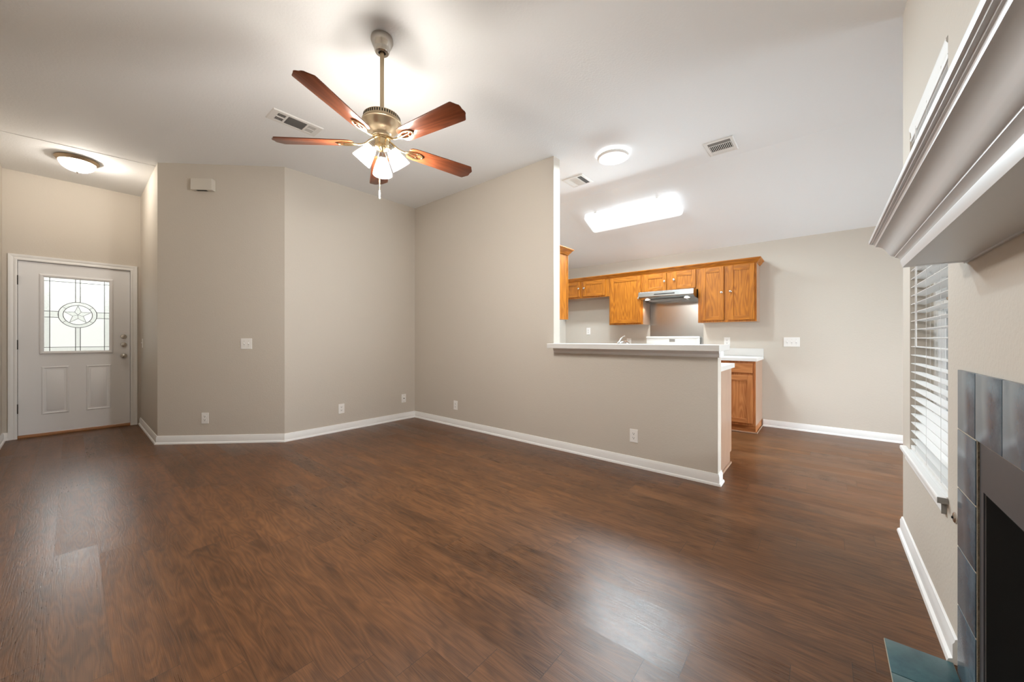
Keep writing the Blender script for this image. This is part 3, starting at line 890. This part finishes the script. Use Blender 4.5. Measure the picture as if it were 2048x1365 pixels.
def shaker(y0, y1, z0, z1, xf, v=oak_v, hz=oak_h, st=0.055, th=0.019):
    """Recessed panel door facing -x, front at xf."""
    mb = MB()
    mb.box(xf, xf + th, y0, y0 + st, z0, z1, v, 0.0025)
    mb.box(xf, xf + th, y1 - st, y1, z0, z1, v, 0.0025)
    mb.box(xf + 0.0002, xf + th, y0 + st, y1 - st, z0, z0 + st, hz, 0.0025)
    mb.box(xf + 0.0002, xf + th, y0 + st, y1 - st, z1 - st, z1, hz, 0.0025)
    mb.prism([(0, 0), (0.007, 0.0), (0.010, 0.010), (0, 0.010)], lambda a, b_, c: (xf + 0.002 + a, c, z1 - st - b_), y0 + st, y1 - st, hz)
    mb.box(xf + 0.009, xf + 0.014, y0 + st, y1 - st, z0 + st, z1 - st, v)
    return mb


def knob(door_o, root, y, z, xf):
    k_ = MB().lathe([(0.0065, 0), (0.0055, 0.010), (0.0135, 0.016), (0.0155, 0.022), (0.011, 0.027), (0, 0.028)], nickel, (xf, y, z), 20, Matrix.Rotation(R(-90), 4, 'Y'))
    return part(k_, 'knob', door_o, root, smooth=50)


XF = 5.547
XDF = XF - 0.019


def wall_cabinet(label, y0, y1, z0, doors, group=None):
    c = thing('upper_cabinet', label, 'cabinet', (5.70, (y0 + y1) / 2, z0), group=group)
    bd = MB().box(XF + 0.019, XK - 0.001, y0 + 0.0008, y1 - 0.0008, z0, 2.134, oak_side)
    part(bd, 'body', c)
    ff = MB().box(XF, XF + 0.0188, y0 + 0.0008, y1 - 0.0008, z0, 2.134, oak_v, 0.001)
    part(ff, 'face_frame', c)
    for (a0, a1, b0, b1, ky, kz) in doors:
        dr = part(shaker(a0, a1, b0, b1, XDF - 0.0005), 'door', c)
        knob(dr, c, ky, kz, XDF - 0.0005)
    return c


wall_cabinet('tall oak wall cabinet with two doors, right of the hood', 0.648, 1.325, 1.365, [(0.669, 0.955, 1.390, 2.098, 0.931, 1.760), (1.010, 1.284, 1.390, 2.098, 1.034, 1.756)])
wall_cabinet('short oak wall cabinet with two doors directly above the range hood', 1.325, 2.090, 1.830, [(1.352, 1.655, 1.850, 2.098, 1.664 - 0.03, 1.986), (1.744, 2.058, 1.846, 2.096, 1.766, 1.975)])
wall_cabinet('oak wall cabinet with one tall door, left of the hood', 2.090, 2.630, 1.365, [(2.118, 2.602, 1.386, 2.098, 2.143, 1.757)])
wall_cabinet('short oak wall cabinet over the empty refrigerator space', 2.630, 3.610, 1.825, [(2.694, 3.090, 1.850, 2.106, 3.070, 1.990), (3.150, 3.540, 1.850, 2.106, 3.172, 1.991)])
# crown along the whole run
CP = [(0, 2.100), (0.004, 2.100), (0.006, 2.110), (0.018, 2.122), (0.034, 2.146), (0.045, 2.154), (0.048, 2.158), (0.048, 2.168), (0.0, 2.168)]
CPATH = [(XK - 0.002, 0.6475), (XF - 0.001, 0.6475), (XF - 0.001, 3.610)]
o = MB().sweep(CPATH, [(-u, v) for u, v in CP], XYZ, oak_h, only=1).build('crown_moulding', smooth=30)
part(MB().sweep(CPATH, [(-u, v) for u, v in CP], XYZ, oak_x, only=0), 'crown_return', o, smooth=30)
tag(o, 'oak crown moulding running along the top of the back wall cabinets', 'moulding')

lc = thing('upper_cabinet', 'oak wall cabinet on the partition, only its plain end visible beside the wall edge', 'cabinet', (3.51, 2.7, 1.365))
part(MB().box(XA2 + 0.001, 3.655, 2.250, 3.15, 1.365, 2.150, oak_v), 'body', lc)
part(MB().box(3.6552, 3.674, 2.246, 3.15, 1.365, 2.150, oak_v, 0.001), 'face_frame', lc)
part(MB().box(3.6745, 3.693, 2.27, 2.68, 1.385, 2.10, oak_v, 0.002), 'door', lc)
part(MB().box(3.6745, 3.693, 2.70, 3.12, 1.385, 2.10, oak_v, 0.002), 'door', lc)
lcr = MB().sweep([(XA2 + 0.001, 2.2455), (3.6745, 2.2455), (3.6745, 3.15)], [(u, v) for u, v in CP], XYZ, oak_x)
part(lcr, 'crown_moulding', lc, smooth=30)

# ------------------------------------------------------------------ base cabinet and counter at the right
XB = 5.24
bcab = thing('base_cabinet', 'oak base cabinet with drawer at the right end of the kitchen wall', 'cabinet', (5.5, 0.97, 0))
part(MB().box(XB + 0.019, XK - 0.001, 0.622, 1.322, 0.10, 0.874, oak_side).box(XB + 0.07, XK - 0.001, 0.628, 1.322, 0.0, 0.10, oak_base), 'body', bcab)
part(MB().box(XB, XB + 0.0188, 0.622, 1.322, 0.10, 0.874, oak_base, 0.001), 'face_frame', bcab)
part(MB().box(XB + 0.058, XB + 0.0695, 0.628, 1.322, 0.0, 0.099, oak_base_h), 'toe_kick', bcab)
part(MB().box(XB + 0.046, XB + 0.0575, 0.612, 1.322, 0, 0.016, oak_side, 0.004).box(XB + 0.046, XK - 0.03, 0.612, 0.6215, 0, 0.016, oak_side, 0.004), 'shoe_moulding', bcab)
for y0, y1 in ((0.652, 0.945), (0.995, 1.295)):
    dr = part(MB().box(XB - 0.0195, XB - 0.0005, y0, y1, 0.730, 0.848, oak_base_h, 0.005), 'drawer', bcab)
    dr = part(shaker(y0, y1, 0.128, 0.700, XB - 0.0195, oak_base, oak_base_h), 'door', bcab)
rc = thing('kitchen_counter', 'white counter with backsplash on the right base cabinet', 'counter', (5.5, 0.97, 0.875))
part(MB().box(5.212, XK - 0.001, 0.606, 1.323, 0.8745, 0.914, lamin, 0.003), 'counter_top', rc)
part(MB().box(XK - 0.020, XK - 0.001, 0.606, 1.323, 0.9145, 1.016, lamin, 0.002), 'backsplash', rc)

# ------------------------------------------------------------------ range, hood, splash panel
rg = thing('kitchen_range', 'white kitchen range, its control panel showing above the bar', 'range', (5.53, 1.745, 0))
part(MB().box(5.26, 5.835, 1.366, 2.115, 0.05, 0.905, enamel, 0.004).box(5.30, 5.83, 1.38, 2.10, 0, 0.05, blackm), 'body', rg)
bgp = MB().box(5.775, 5.835, 1.362, 2.119, 0.9055, 1.155, enamel, 0.010)
bgp.box(5.757, 5.836, 1.358, 2.123, 1.150, 1.182, enamel, 0.014, 4)
bgp.box(5.765, 5.78, 1.362, 1.395, 0.93, 1.15, enamel, 0.006)
part(bgp, 'control_panel', rg, smooth=40)
part(MB().box(5.772, 5.7752, 1.695, 1.775, 1.098, 1.140, vent_grey), 'clock_display', rg)
od = part(MB().box(5.235, 5.2595, 1.372, 2.109, 0.25, 0.86, enamel, 0.004), 'oven_door', rg)
part(MB().tube([(5.205, 1.42, 0.80), (5.205, 2.06, 0.80)], 0.012, enamel, 12).box(5.205, 5.2345, 1.43, 1.45, 0.792, 0.808, enamel).box(5.205, 5.2345, 2.03, 2.05, 0.792, 0.808, enamel), 'handle', od, rg, smooth=50)
sp_ = MB().box(XK - 0.004, XK - 0.0008, 1.328, 2.087, 0.86, 1.73, steel)
o = sp_.build('splash_panel'); tag(o, 'brushed stainless steel splash panel on wall between hood and range', 'splash panel')

hd = thing('range_hood', 'stainless steel range hood with two lit lamps', 'range hood', (5.6, 1.7075, 1.70))
HY0, HY1 = 1.333, 2.083
hp = [(XK - 0.001, 1.829), (5.375, 1.829), (5.356, 1.818), (5.345, 1.752), (5.352, 1.740), (5.42, 1.715), (5.80, 1.690), (XK - 0.001, 1.690)]
part(MB().prism(hp, XZ, HY0, HY1, steel, 0.003), 'body', hd)
part(MB().box(5.343, 5.352, 1.575, 1.855, 1.772, 1.784, blackm), 'button_strip', hd)
part(MB().prism([(5.42, 1.7115), (5.60, 1.6995), (5.60, 1.692), (5.42, 1.700)], XZ, 1.45, 1.97, vent_grey), 'filter', hd)
for y in (1.44, 1.975):
    part(MB().lathe([(0.038, 0.0), (0.036, -0.002), (0.025, -0.003), (0, -0.0035)], hoodlamp, (5.44, y, 1.7105), 20), 'lamp_lens', hd, smooth=50)
    lamp('hood_lamp_light', 'SPOT', (5.52, y, 1.685), 6, (1.0, 0.94, 0.85), (0, R(14), 0), hd, spot_size=R(150), spot_blend=0.35, shadow_soft_size=0.03)

# ------------------------------------------------------------------ switch plates and outlets (local frame: plate in xz, facing -y)


def plate_parts(root, w, hgt):
    lpart(MB().box(-w / 2, w / 2, -0.0055, -0.0003, -hgt / 2, hgt / 2, plastic, 0.002), 'cover_plate', root)


def make_outlet(label, loc, rz):
    r = thing('wall_outlet', label, 'outlet', loc, (0, 0, rz))
    plate_parts(r, 0.074, 0.118)
    for s in (1, -1):
        z = s * 0.0195
        rc_ = MB()
        rc_.prism([(0.0165 * math.cos(2 * PI * k / 20), z + max(-0.0125, min(0.0125, 0.0165 * math.sin(2 * PI * k / 20)))) for k in range(20)], XZ, -0.0072, -0.005, plastic)
        q = lpart(rc_, 'receptacle', r)
        lpart(MB().box(-0.0085, -0.0055, -0.0077, -0.0070, z - 0.001, z + 0.009, slot_m).box(0.0055, 0.0085, -0.0077, -0.0070, z, z + 0.008, slot_m).box(-0.003, 0.003, -0.0077, -0.0070, z - 0.010, z - 0.004, slot_m), 'slots', q)
    return r


def make_switch(label, loc, rz, n):
    r = thing('switch_plate', label, 'light switch', loc, (0, 0, rz))
    w = 0.072 + 0.046 * (n - 1)
    plate_parts(r, w, 0.118)
    for k in range(n):
        x = (k - (n - 1) / 2) * 0.046
        lpart(MB().box(x - 0.005, x + 0.005, -0.016, -0.0045, -0.002, 0.012, plastic, 0.002), 'toggle', r)
    for k in range(n):
        x = (k - (n - 1) / 2) * 0.046
        lpart(MB().box(x - 0.006, x + 0.006, -0.0062, -0.0054, -0.013, -0.010, slot_m), 'toggle_slot', r)
        for z in (0.03, -0.03): lpart(MB().lathe([(0.0025, 0), (0.0025, 0.0012), (0, 0.0014)], nickel, (x, -0.0055, z), 10, Matrix.Rotation(R(90), 4, 'X')), 'screw', r)
    return r


CD = Vector((PB[0] - PC[0], PB[1] - PC[1])); CLN = CD.length; CD.normalize()


def onC(s): return (PB[0] - CD.x * s, PB[1] - CD.y * s)


RC = math.atan2(CD.y, CD.x)
p = onC(0.832)
o1 = make_outlet('white outlet low on the angled wall', (p[0], p[1], 0.275), RC)
dup(o1, (2.163, YB, 0.276), (0, 0, 0), 'white outlet near the middle of the back wall')
dup(o1, (XA, 3.69, 0.274), (0, 0, R(-90)), 'white outlet on the partition wall close to the corner')
dup(o1, (XA, 1.302, 0.275), (0, 0, R(-90)), 'white outlet on the half wall under the bar')
dup(o1, (XK, 1.028, 1.107), (0, 0, R(-90)), 'white outlet above the right kitchen counter')
dup(o1, (XK, 2.43, 1.095), (0, 0, R(-90)), 'white outlet left of the range, peeking over the bar')
dup(o1, (XK, 3.165, 1.278), (0, 0, R(-90)), 'white outlet in the empty refrigerator space')
p = onC(0.402)
make_switch('white double switch plate on the angled wall', (p[0], p[1], 1.089), RC, 2)
make_switch('white triple switch plate on the kitchen wall', (XK, 0.3125, 1.103), R(-90), 3)
make_switch('single switch plate on the short side wall beside the entry door', (XD, 6.80, 1.087), R(-90), 1)
cp = thing('cable_plate', 'white cable jack plate on the back wall near the corner', 'wall plate', (3.055, YB, 0.296))
plate_parts(cp, 0.070, 0.118)
lpart(MB().lathe([(0.006, 0), (0.006, 0.010), (0.003, 0.010), (0.003, 0.012), (0, 0.012)], slot_m, (0, -0.005, 0), 14, Matrix.Rotation(R(90), 4, 'X')), 'cable_jack', cp)
for z in (0.045, -0.045):
    lpart(MB().lathe([(0.003, 0), (0.003, 0.001), (0, 0.0012)], nickel, (0, -0.0055, z), 10, Matrix.Rotation(R(90), 4, 'X')), 'screw', cp)

p = onC(0.832)
db = thing('door_chime', 'small white chime box high on the angled wall', 'door chime', (p[0], p[1], 2.815), (0, 0, RC))
lpart(MB().box(-0.108, 0.108, -0.058, -0.0005, -0.062, 0.062, ivory, 0.004), 'cover', db)
lpart(MB().box(-0.06, 0.045, -0.050, -0.020, -0.0635, -0.0615, slot_m), 'slot', db)

# ------------------------------------------------------------------ ceiling vents


def vent(name, label, x0, x1, y0, y1, builder):
    v = thing(name, label, 'vent', ((x0 + x1) / 2, (y0 + y1) / 2, HC))
    fr = MB().sweep([(x0, y0), (x0, y1), (x1, y1), (x1, y0)], [(0, 0), (0, -0.003), (0.006, -0.009), (0.030, -0.009), (0.030, 0)], lambda a, b_, c: (a, b_, HC + c - 0.0003), vent_m, closed=True)
    part(fr, 'frame', v, smooth=30)
    part(MB().box(x0 + 0.028, x1 - 0.028, y0 + 0.028, y1 - 0.028, HC - 0.0022, HC - 0.0006, vent_dark), 'backing', v)
    builder(v, x0 + 0.03, x1 - 0.03, y0 + 0.03, y1 - 0.03)
    return v


def slats(v, x0, x1, y0, y1, n, along, m=vent_m, fill=0.5, tilt=0.0, nm='slats'):
    mb = MB()
    for k in range(n):
        if along == 'Y':
            w = (x1 - x0) / n; c = x0 + (k + .5) * w
            mb.box(-w * fill / 2, w * fill / 2, y0, y1, -0.0006, 0.0006, m, M=Matrix.Translation((c, 0, HC - 0.0062)) @ Matrix.Rotation(tilt, 4, 'Y'))
        else:
            w = (y1 - y0) / n; c = y0 + (k + .5) * w
            mb.box(x0, x1, -w * fill / 2, w * fill / 2, -0.0006, 0.0006, m, M=Matrix.Translation((0, c, HC - 0.0062)) @ Matrix.Rotation(tilt, 4, 'X'))
    part(mb, nm, v)


def bar_(v, x0, x1, y0, y1):
    part(MB().box(x0, x1, y0, y1, HC - 0.0088, HC - 0.0008, vent_m), 'divider', v)


def vent_a(v, x0, x1, y0, y1):
    bar_(v, x0, x0 + 0.018, y0, y1); bar_(v, x1 - 0.018, x1, y0, y1)
    a, b_ = x0 + 0.082, x1 - 0.082
    bar_(v, a, a + 0.014, y0, y1); bar_(v, b_ - 0.014, b_, y0, y1)
    ym = (y0 + y1) / 2
    for xa, xb, t in ((x0 + 0.018, a, R(-35)), (b_, x1 - 0.018, R(38))):
        bar_(v, xa, xb, ym - 0.006, ym + 0.006)
        bar_(v, xa, xb, y0, y0 + 0.008); bar_(v, xa, xb, y1 - 0.008, y1)
        slats(v, xa, xb, y0 + .008, ym - .006, 7, 'Y', fill=0.34 if xa < (x0 + x1) / 2 else 0.72, tilt=t)
        slats(v, xa, xb, ym + .006, y1 - .008, 7, 'Y', fill=0.34 if xa < (x0 + x1) / 2 else 0.72, tilt=t)
    slats(v, a + 0.014, b_ - 0.014, y0, y1, 16, 'X', vent_grey, 0.8, R(20))


vent('ceiling_vent', 'long white ceiling register behind the fan blades', 1.078, 1.480, 3.478, 3.678, vent_a)


def vent_b(v, x0, x1, y0, y1):
    bar_(v, x0 + 0.058, x0 + 0.070, y0, y1); bar_(v, x1 - 0.060, x1 - 0.048, y0, y1)
    slats(v, x0, x0 + 0.058, y0, y1, 3, 'Y', vent_grey, 0.8, R(25))
    slats(v, x0 + 0.070, x1 - 0.060, y0, y1, 13, 'X', fill=0.42, tilt=R(20))
    slats(v, x1 - 0.048, x1, y0, y1, 3, 'Y', fill=0.95, tilt=R(8))


vent('ceiling_vent', 'square white ceiling vent with dark slots at the right, near the wall end', 3.992, 4.312, 0.655, 0.910, vent_b)


def vent_c(v, x0, x1, y0, y1):
    bar_(v, x0, x1, y0 + 0.058, y0 + 0.070); bar_(v, x0, x1, y1 - 0.058, y1 - 0.046)
    slats(v, x0, x1, y0, y0 + 0.058, 5, 'X', vent_grey, 0.55, R(20))
    slats(v, x0, x1, y0 + .070, y1 - .058, 14, 'Y', fill=0.9, tilt=R(14))
    slats(v, x0, x1, y1 - .046, y1, 4, 'X', fill=0.85, tilt=R(-14))


vent('ceiling_vent', 'small white ceiling vent beside the partition wall edge', 3.805, 4.085, 2.142, 2.420, vent_c)

# ------------------------------------------------------------------ lights on the ceiling
WARM = (1.0, 0.97, 0.93)
fl = thing('flush_light', 'bronze rimmed glass bowl light on the entry ceiling', 'ceiling light', (0.045, 6.13, HC))
cx_, cy_ = 0.045, 6.08
fl.location = (cx_, cy_, HC)
part(MB().lathe([(0.150, HC - 0.0005), (0.160, HC - 0.006), (0.162, HC - 0.016), (0.152, HC - 0.026), (0.146, HC - 0.036), (0.136, HC - 0.040), (0.128, HC - 0.034)], bronze, (cx_, cy_, 0), 48), 'rim', fl, smooth=40)
part(MB().lathe([(0.137, HC - 0.036), (0.130, HC - 0.060), (0.112, HC - 0.092), (0.078, HC - 0.116), (0.036, HC - 0.128), (0.002, HC - 0.131)], bowl_g, (cx_, cy_, 0), 48, cap=False), 'glass_bowl', fl, smooth=60)
part(MB().lathe([(0.0085, HC - 0.129), (0.010, HC - 0.135), (0.006, HC - 0.143), (0.0045, HC - 0.149), (0, HC - 0.152)], nickel, (cx_, cy_, 0), 16), 'finial', fl, smooth=60)
lamp('entry_bulb_light', 'POINT', (cx_ + 0.04, cy_ - 0.02, HC - 0.075), 43, (1.0, 0.94, 0.86), parent=fl, shadow_soft_size=0.05)

kx, ky = 3.60, 1.665
kl = thing('flush_light', 'round white disc light on the flat ceiling beyond the bar', 'ceiling light', (kx, ky, HC))
part(MB().lathe([(0.135, HC - 0.0005), (0.135, HC - 0.022), (0.150, HC - 0.024), (0.158, HC - 0.030), (0.158, HC - 0.044), (0.150, HC - 0.050), (0.142, HC - 0.051)], plastic, (kx, ky, 0), 56), 'ring', kl, smooth=40)
part(MB().lathe([(0.144, HC - 0.050), (0.125, HC - 0.060), (0.08, HC - 0.066), (0, HC - 0.068)], led_g, (kx, ky, 0), 56, cap=False), 'diffuser', kl, smooth=60)
lamp('disc_light_light', 'AREA', (kx, ky, HC - 0.075), 46, (0.78, 0.925, 1.0), (0, 0, 0), kl, shape='DISK', size=0.27)
part(MB().lathe([(0.1355, HC - 0.003), (0.1385, HC - 0.006), (0.1385, HC - 0.018), (0.1355, HC - 0.021)], led_side, (kx, ky, 0), 56, cap=False), 'halo_band', kl, smooth=40, label='lit band behind the ring')

# fluorescent wrap fixture on the sloped ceiling
SA = math.atan(-SLOPE)
fcx, fcy = 4.862, 2.0
n_ = Vector((-math.sin(SA), 0, -math.cos(SA)))      # out of the slope, into the room
base = Vector((4.862, 2.0, 0)); base.z = zc(4.862) ; base = Vector((4.862 + 0.07 * math.sin(SA), 2.0, zc(4.862 + 0.07 * math.sin(SA))))
ff_ = thing('fluorescent_fixture', 'long lit fluorescent panel on the sloped kitchen ceiling', 'ceiling light', base, (0, SA, 0))


def rrect(a, b_, r, n=6):
    out = []
    for sx_, sy_, a0 in ((1, 1, 0), (-1, 1, 90), (-1, -1, 180), (1, -1, 270)):
        for k in range(n + 1):
            t = R(a0 + 90 * k / n)
            out.append((sx_ * (a - r) + r * math.cos(t), sy_ * (b_ - r) + r * math.sin(t)))
    return out


lpart(MB().box(-0.10, 0.10, -0.58, 0.58, -0.035, -0.0005, enamel), 'housing', ff_)
wr = MB()
loops = [(0.176, 0.630, 0.045, -0.004), (0.176, 0.630, 0.045, -0.030), (0.175, 0.629, 0.045, -0.060), (0.170, 0.624, 0.042, -0.072), (0.155, 0.610, 0.035, -0.076)]
rings = [[wr.bm.verts.new((x, y, z)) for x, y in rrect(a, b_, r_)] for a, b_, r_, z in loops]
i0, i1 = wr.mi(fluo_side), wr.mi(fluo_g)
for q, (A, B) in enumerate(zip(rings, rings[1:])):
    for k in range(len(A)):
        f_ = wr.bm.faces.new([A[k], A[(k + 1) % len(A)], B[(k + 1) % len(A)], B[k]]); f_.material_index = i0 if q < 2 else i1
f_ = wr.bm.faces.new(rings[-1]); f_.material_index = i1
bmesh.ops.recalc_face_normals(wr.bm, faces=wr.bm.faces)
lpart(wr, 'diffuser', ff_, smooth=50)
for y in (-0.4, 0.45):
    lpart(MB().box(-0.181, -0.177, y - 0.02, y + 0.02, -0.03, -0.004, plastic), 'clip', ff_)
fa_ = lamp('fluorescent_light', 'AREA', (0, 0, 0), 92, (0.82, 0.94, 1.0), (0, 0, 0), None, shape='RECTANGLE', size=0.33, size_y=1.22)
fa_.parent = ff_; fa_.location = (0, 0, -0.085)

# ------------------------------------------------------------------ ceiling fan
FX, FY = 1.274, 2.151
fan = thing('ceiling_fan', 'five blade ceiling fan with three lit glass shades', 'ceiling fan', (FX, FY, HC))
fc = (FX, FY, 0)
part(MB().lathe([(0.066, HC - 0.0005), (0.068, HC - 0.008), (0.068, HC - 0.022), (0.060, HC - 0.045), (0.050, HC - 0.066), (0.048, HC - 0.070), (0.046, HC - 0.084), (0.040, HC - 0.095), (0.024, HC - 0.097), (0.020, HC - 0.088)], nickel, fc, 40), 'canopy', fan, smooth=35)
part(MB().lathe([(0.0125, 2.560), (0.0125, HC - 0.080)], rodm, fc, 20).lathe([(0.018, HC - 0.092), (0.018, HC - 0.080)], slot_m, fc, 20), 'downrod', fan, smooth=50)
part(MB().lathe([(0.0, 2.585), (0.024, 2.584), (0.026, 2.572), (0.050, 2.569), (0.090, 2.562), (0.108, 2.554), (0.112, 2.549), (0.112, 2.528), (0.118, 2.524), (0.121, 2.516), (0.119, 2.508), (0.110, 2.502), (0.100, 2.480), (0.083, 2.458), (0.062, 2.444), (0.058, 2.436), (0.058, 2.424), (0.052, 2.418), (0.0, 2.418)], rodm, fc, 48), 'motor_housing', fan, smooth=35)
vs = MB()
for k in range(48):
    a = 2 * PI * k / 48
    vs.box(0.1095, 0.1128, -0.0036, 0.0036, 2.530, 2.547, vent_dark, M=Matrix.Translation(fc) @ Matrix.Rotation(a, 4, 'Z'))
part(vs, 'vent_slots', fan)
ZB = 2.383
PITCH = R(-12)
# one blade and one iron, then copies round the hub
outline = [(0.175, 0.036), (0.19, 0.050), (0.215, 0.056), (0.45, 0.064), (0.622, 0.069), (0.632, 0.067), (0.652, 0.040), (0.661, 0.030), (0.663, 0.018), (0.660, 0.0)]
outline = outline + [(x, -y) for x, y in outline[-2::-1]]
bmx = MB()
bmx.prism(outline, XYZ, -0.003, 0.003, cherry, 0.0012)
blade0 = lpart(bmx, 'blade', fan, smooth=30)
im = MB()
arm = [(0.050, 0, 0.032), (0.075, 0, 0.020), (0.100, 0, 0.002), (0.125, 0, -0.006), (0.155, 0, -0.008)]
im.tube([Vector(p_) for p_ in arm], [0.007, 0.0065, 0.006, 0.006, 0.006], warm_nickel, 10)
loop = []
for k in range(28):
    a = 2 * PI * k / 28
    loop.append((0.215 + 0.060 * math.cos(a), 0.0255 * math.sin(a) * (1.0 if math.cos(a) > 0 else (1 + 0.45 * math.cos(a))), -0.0075))
im.tube(loop, 0.0052, warm_nickel, 8, closed=True)
im.tube([(0.15, 0, -0.008), (0.19, 0, -0.0085), (0.235, 0, -0.0075)], [0.006, 0.005, 0.004], warm_nickel, 8)
for x, y in ((0.235, 0.016), (0.235, -0.016), (0.19, 0)): im.lathe([(0.0065, -0.004), (0.0065, -0.008), (0.003, -0.0105), (0, -0.011)], warm_nickel, (x, y, 0), 12)
iron0 = lpart(im, 'blade_iron', fan, smooth=50)
im2 = None
for k in range(5):
    a = R(61.6 + 72 * k)
    bl_ = blade0 if k == 0 else blade0.copy()
    ir_ = iron0 if k == 0 else iron0.copy()
    if k:
        COL.objects.link(bl_); COL.objects.link(ir_)
        bl_.parent = fan; ir_.parent = fan
    for o_ in (bl_, ir_):
        o_.location = (0, 0, ZB - HC)
        o_.rotation_mode = 'XYZ'
        o_.rotation_euler = (PITCH, 0, a)
part(MB().lathe([(0.0, 2.4195), (0.046, 2.419), (0.046, 2.408), (0.042, 2.404), (0.044, 2.376), (0.044, 2.358), (0.040, 2.350), (0.034, 2.345), (0.020, 2.338), (0.010, 2.330), (0.0, 2.328)], warm_nickel, fc, 40), 'light_fitter', fan, smooth=35)
for ang, r0, z0, tl_, LS, rr_ in ((-118.0, 0.056, 2.264, 3.0, 0.103, 0.057), (121.5, 0.062, 2.372, 43.0, 0.120, 0.062), (1.5, 0.062, 2.372, 43.0, 0.120, 0.062)):
    a = R(ang)
    u = Vector((math.cos(a), math.sin(a), 0))
    tilt = R(tl_)
    ax = (u * math.sin(tilt) - Vector((0, 0, 1)) * math.cos(tilt))      # direction the shade opens
    p1 = Vector((FX, FY, z0)) + u * r0                                   # neck of the shade
    rotm = Vector((0, 0, -1)).rotation_difference(ax).to_matrix().to_4x4()
    hub = Vector((FX, FY, 2.372)) + u * 0.030
    top = p1 - ax * 0.040
    am = MB().tube([hub, (hub + top) / 2 + Vector((0, 0, 0.006)), top, p1 - ax * 0.03], 0.0085, warm_nickel, 10)
    am.lathe([(0.012, 0.036), (0.020, 0.030), (0.021, 0.022), (0.024, 0.020), (0.024, 0.012), (0.027, 0.010), (0.028, -0.004), (0.025, -0.008)], nickel, tuple(p1), 24, rotm)
    so = part(am, 'socket', fan, smooth=45)
    q_ = LS / 0.12
    g_ = rr_ - 0.025
    pr = [(0.0, 0.0), (0.10, 0.004), (0.30, 0.020), (0.48, 0.042), (0.66, 0.066), (0.84, 0.090), (0.96, 0.110), (1.0, 0.118)]
    outer = [(0.025 + g_ * f_, -z_ * q_ - 0.002) for f_, z_ in pr]
    inner = [(0.025 + g_ * f_ - 0.0028, -z_ * q_ - 0.0025) for f_, z_ in pr[::-1]]
    sh = MB().lathe(outer + inner, shade_g, tuple(p1), 40, rotm, cap=False)
    part(sh, 'lamp_shade', fan, smooth=60)
    bb = MB().lathe([(0.011, -0.004), (0.012, -0.020), (0.017, -0.036), (0.019, -0.050), (0.016, -0.064), (0.008, -0.072), (0, -0.074)], bulb_m, tuple(p1), 20, rotm)
    part(bb, 'bulb', so, fan, smooth=60)
    lamp('fan_bulb_light', 'POINT', tuple(p1 + ax * 0.100), 48, WARM, parent=fan, shadow_soft_size=0.05)
chn = Vector((FX - 0.024, FY - 0.012, 0))
part(MB().tube([(chn.x, chn.y, 2.345), (chn.x, chn.y, 2.075)], 0.0014, warm_nickel, 6).lathe([(0.001, 2.078), (0.0042, 2.070), (0.0052, 2.045), (0.004, 2.022), (0, 2.020)], plastic, tuple(chn), 12), 'pull_chain', fan, smooth=50)
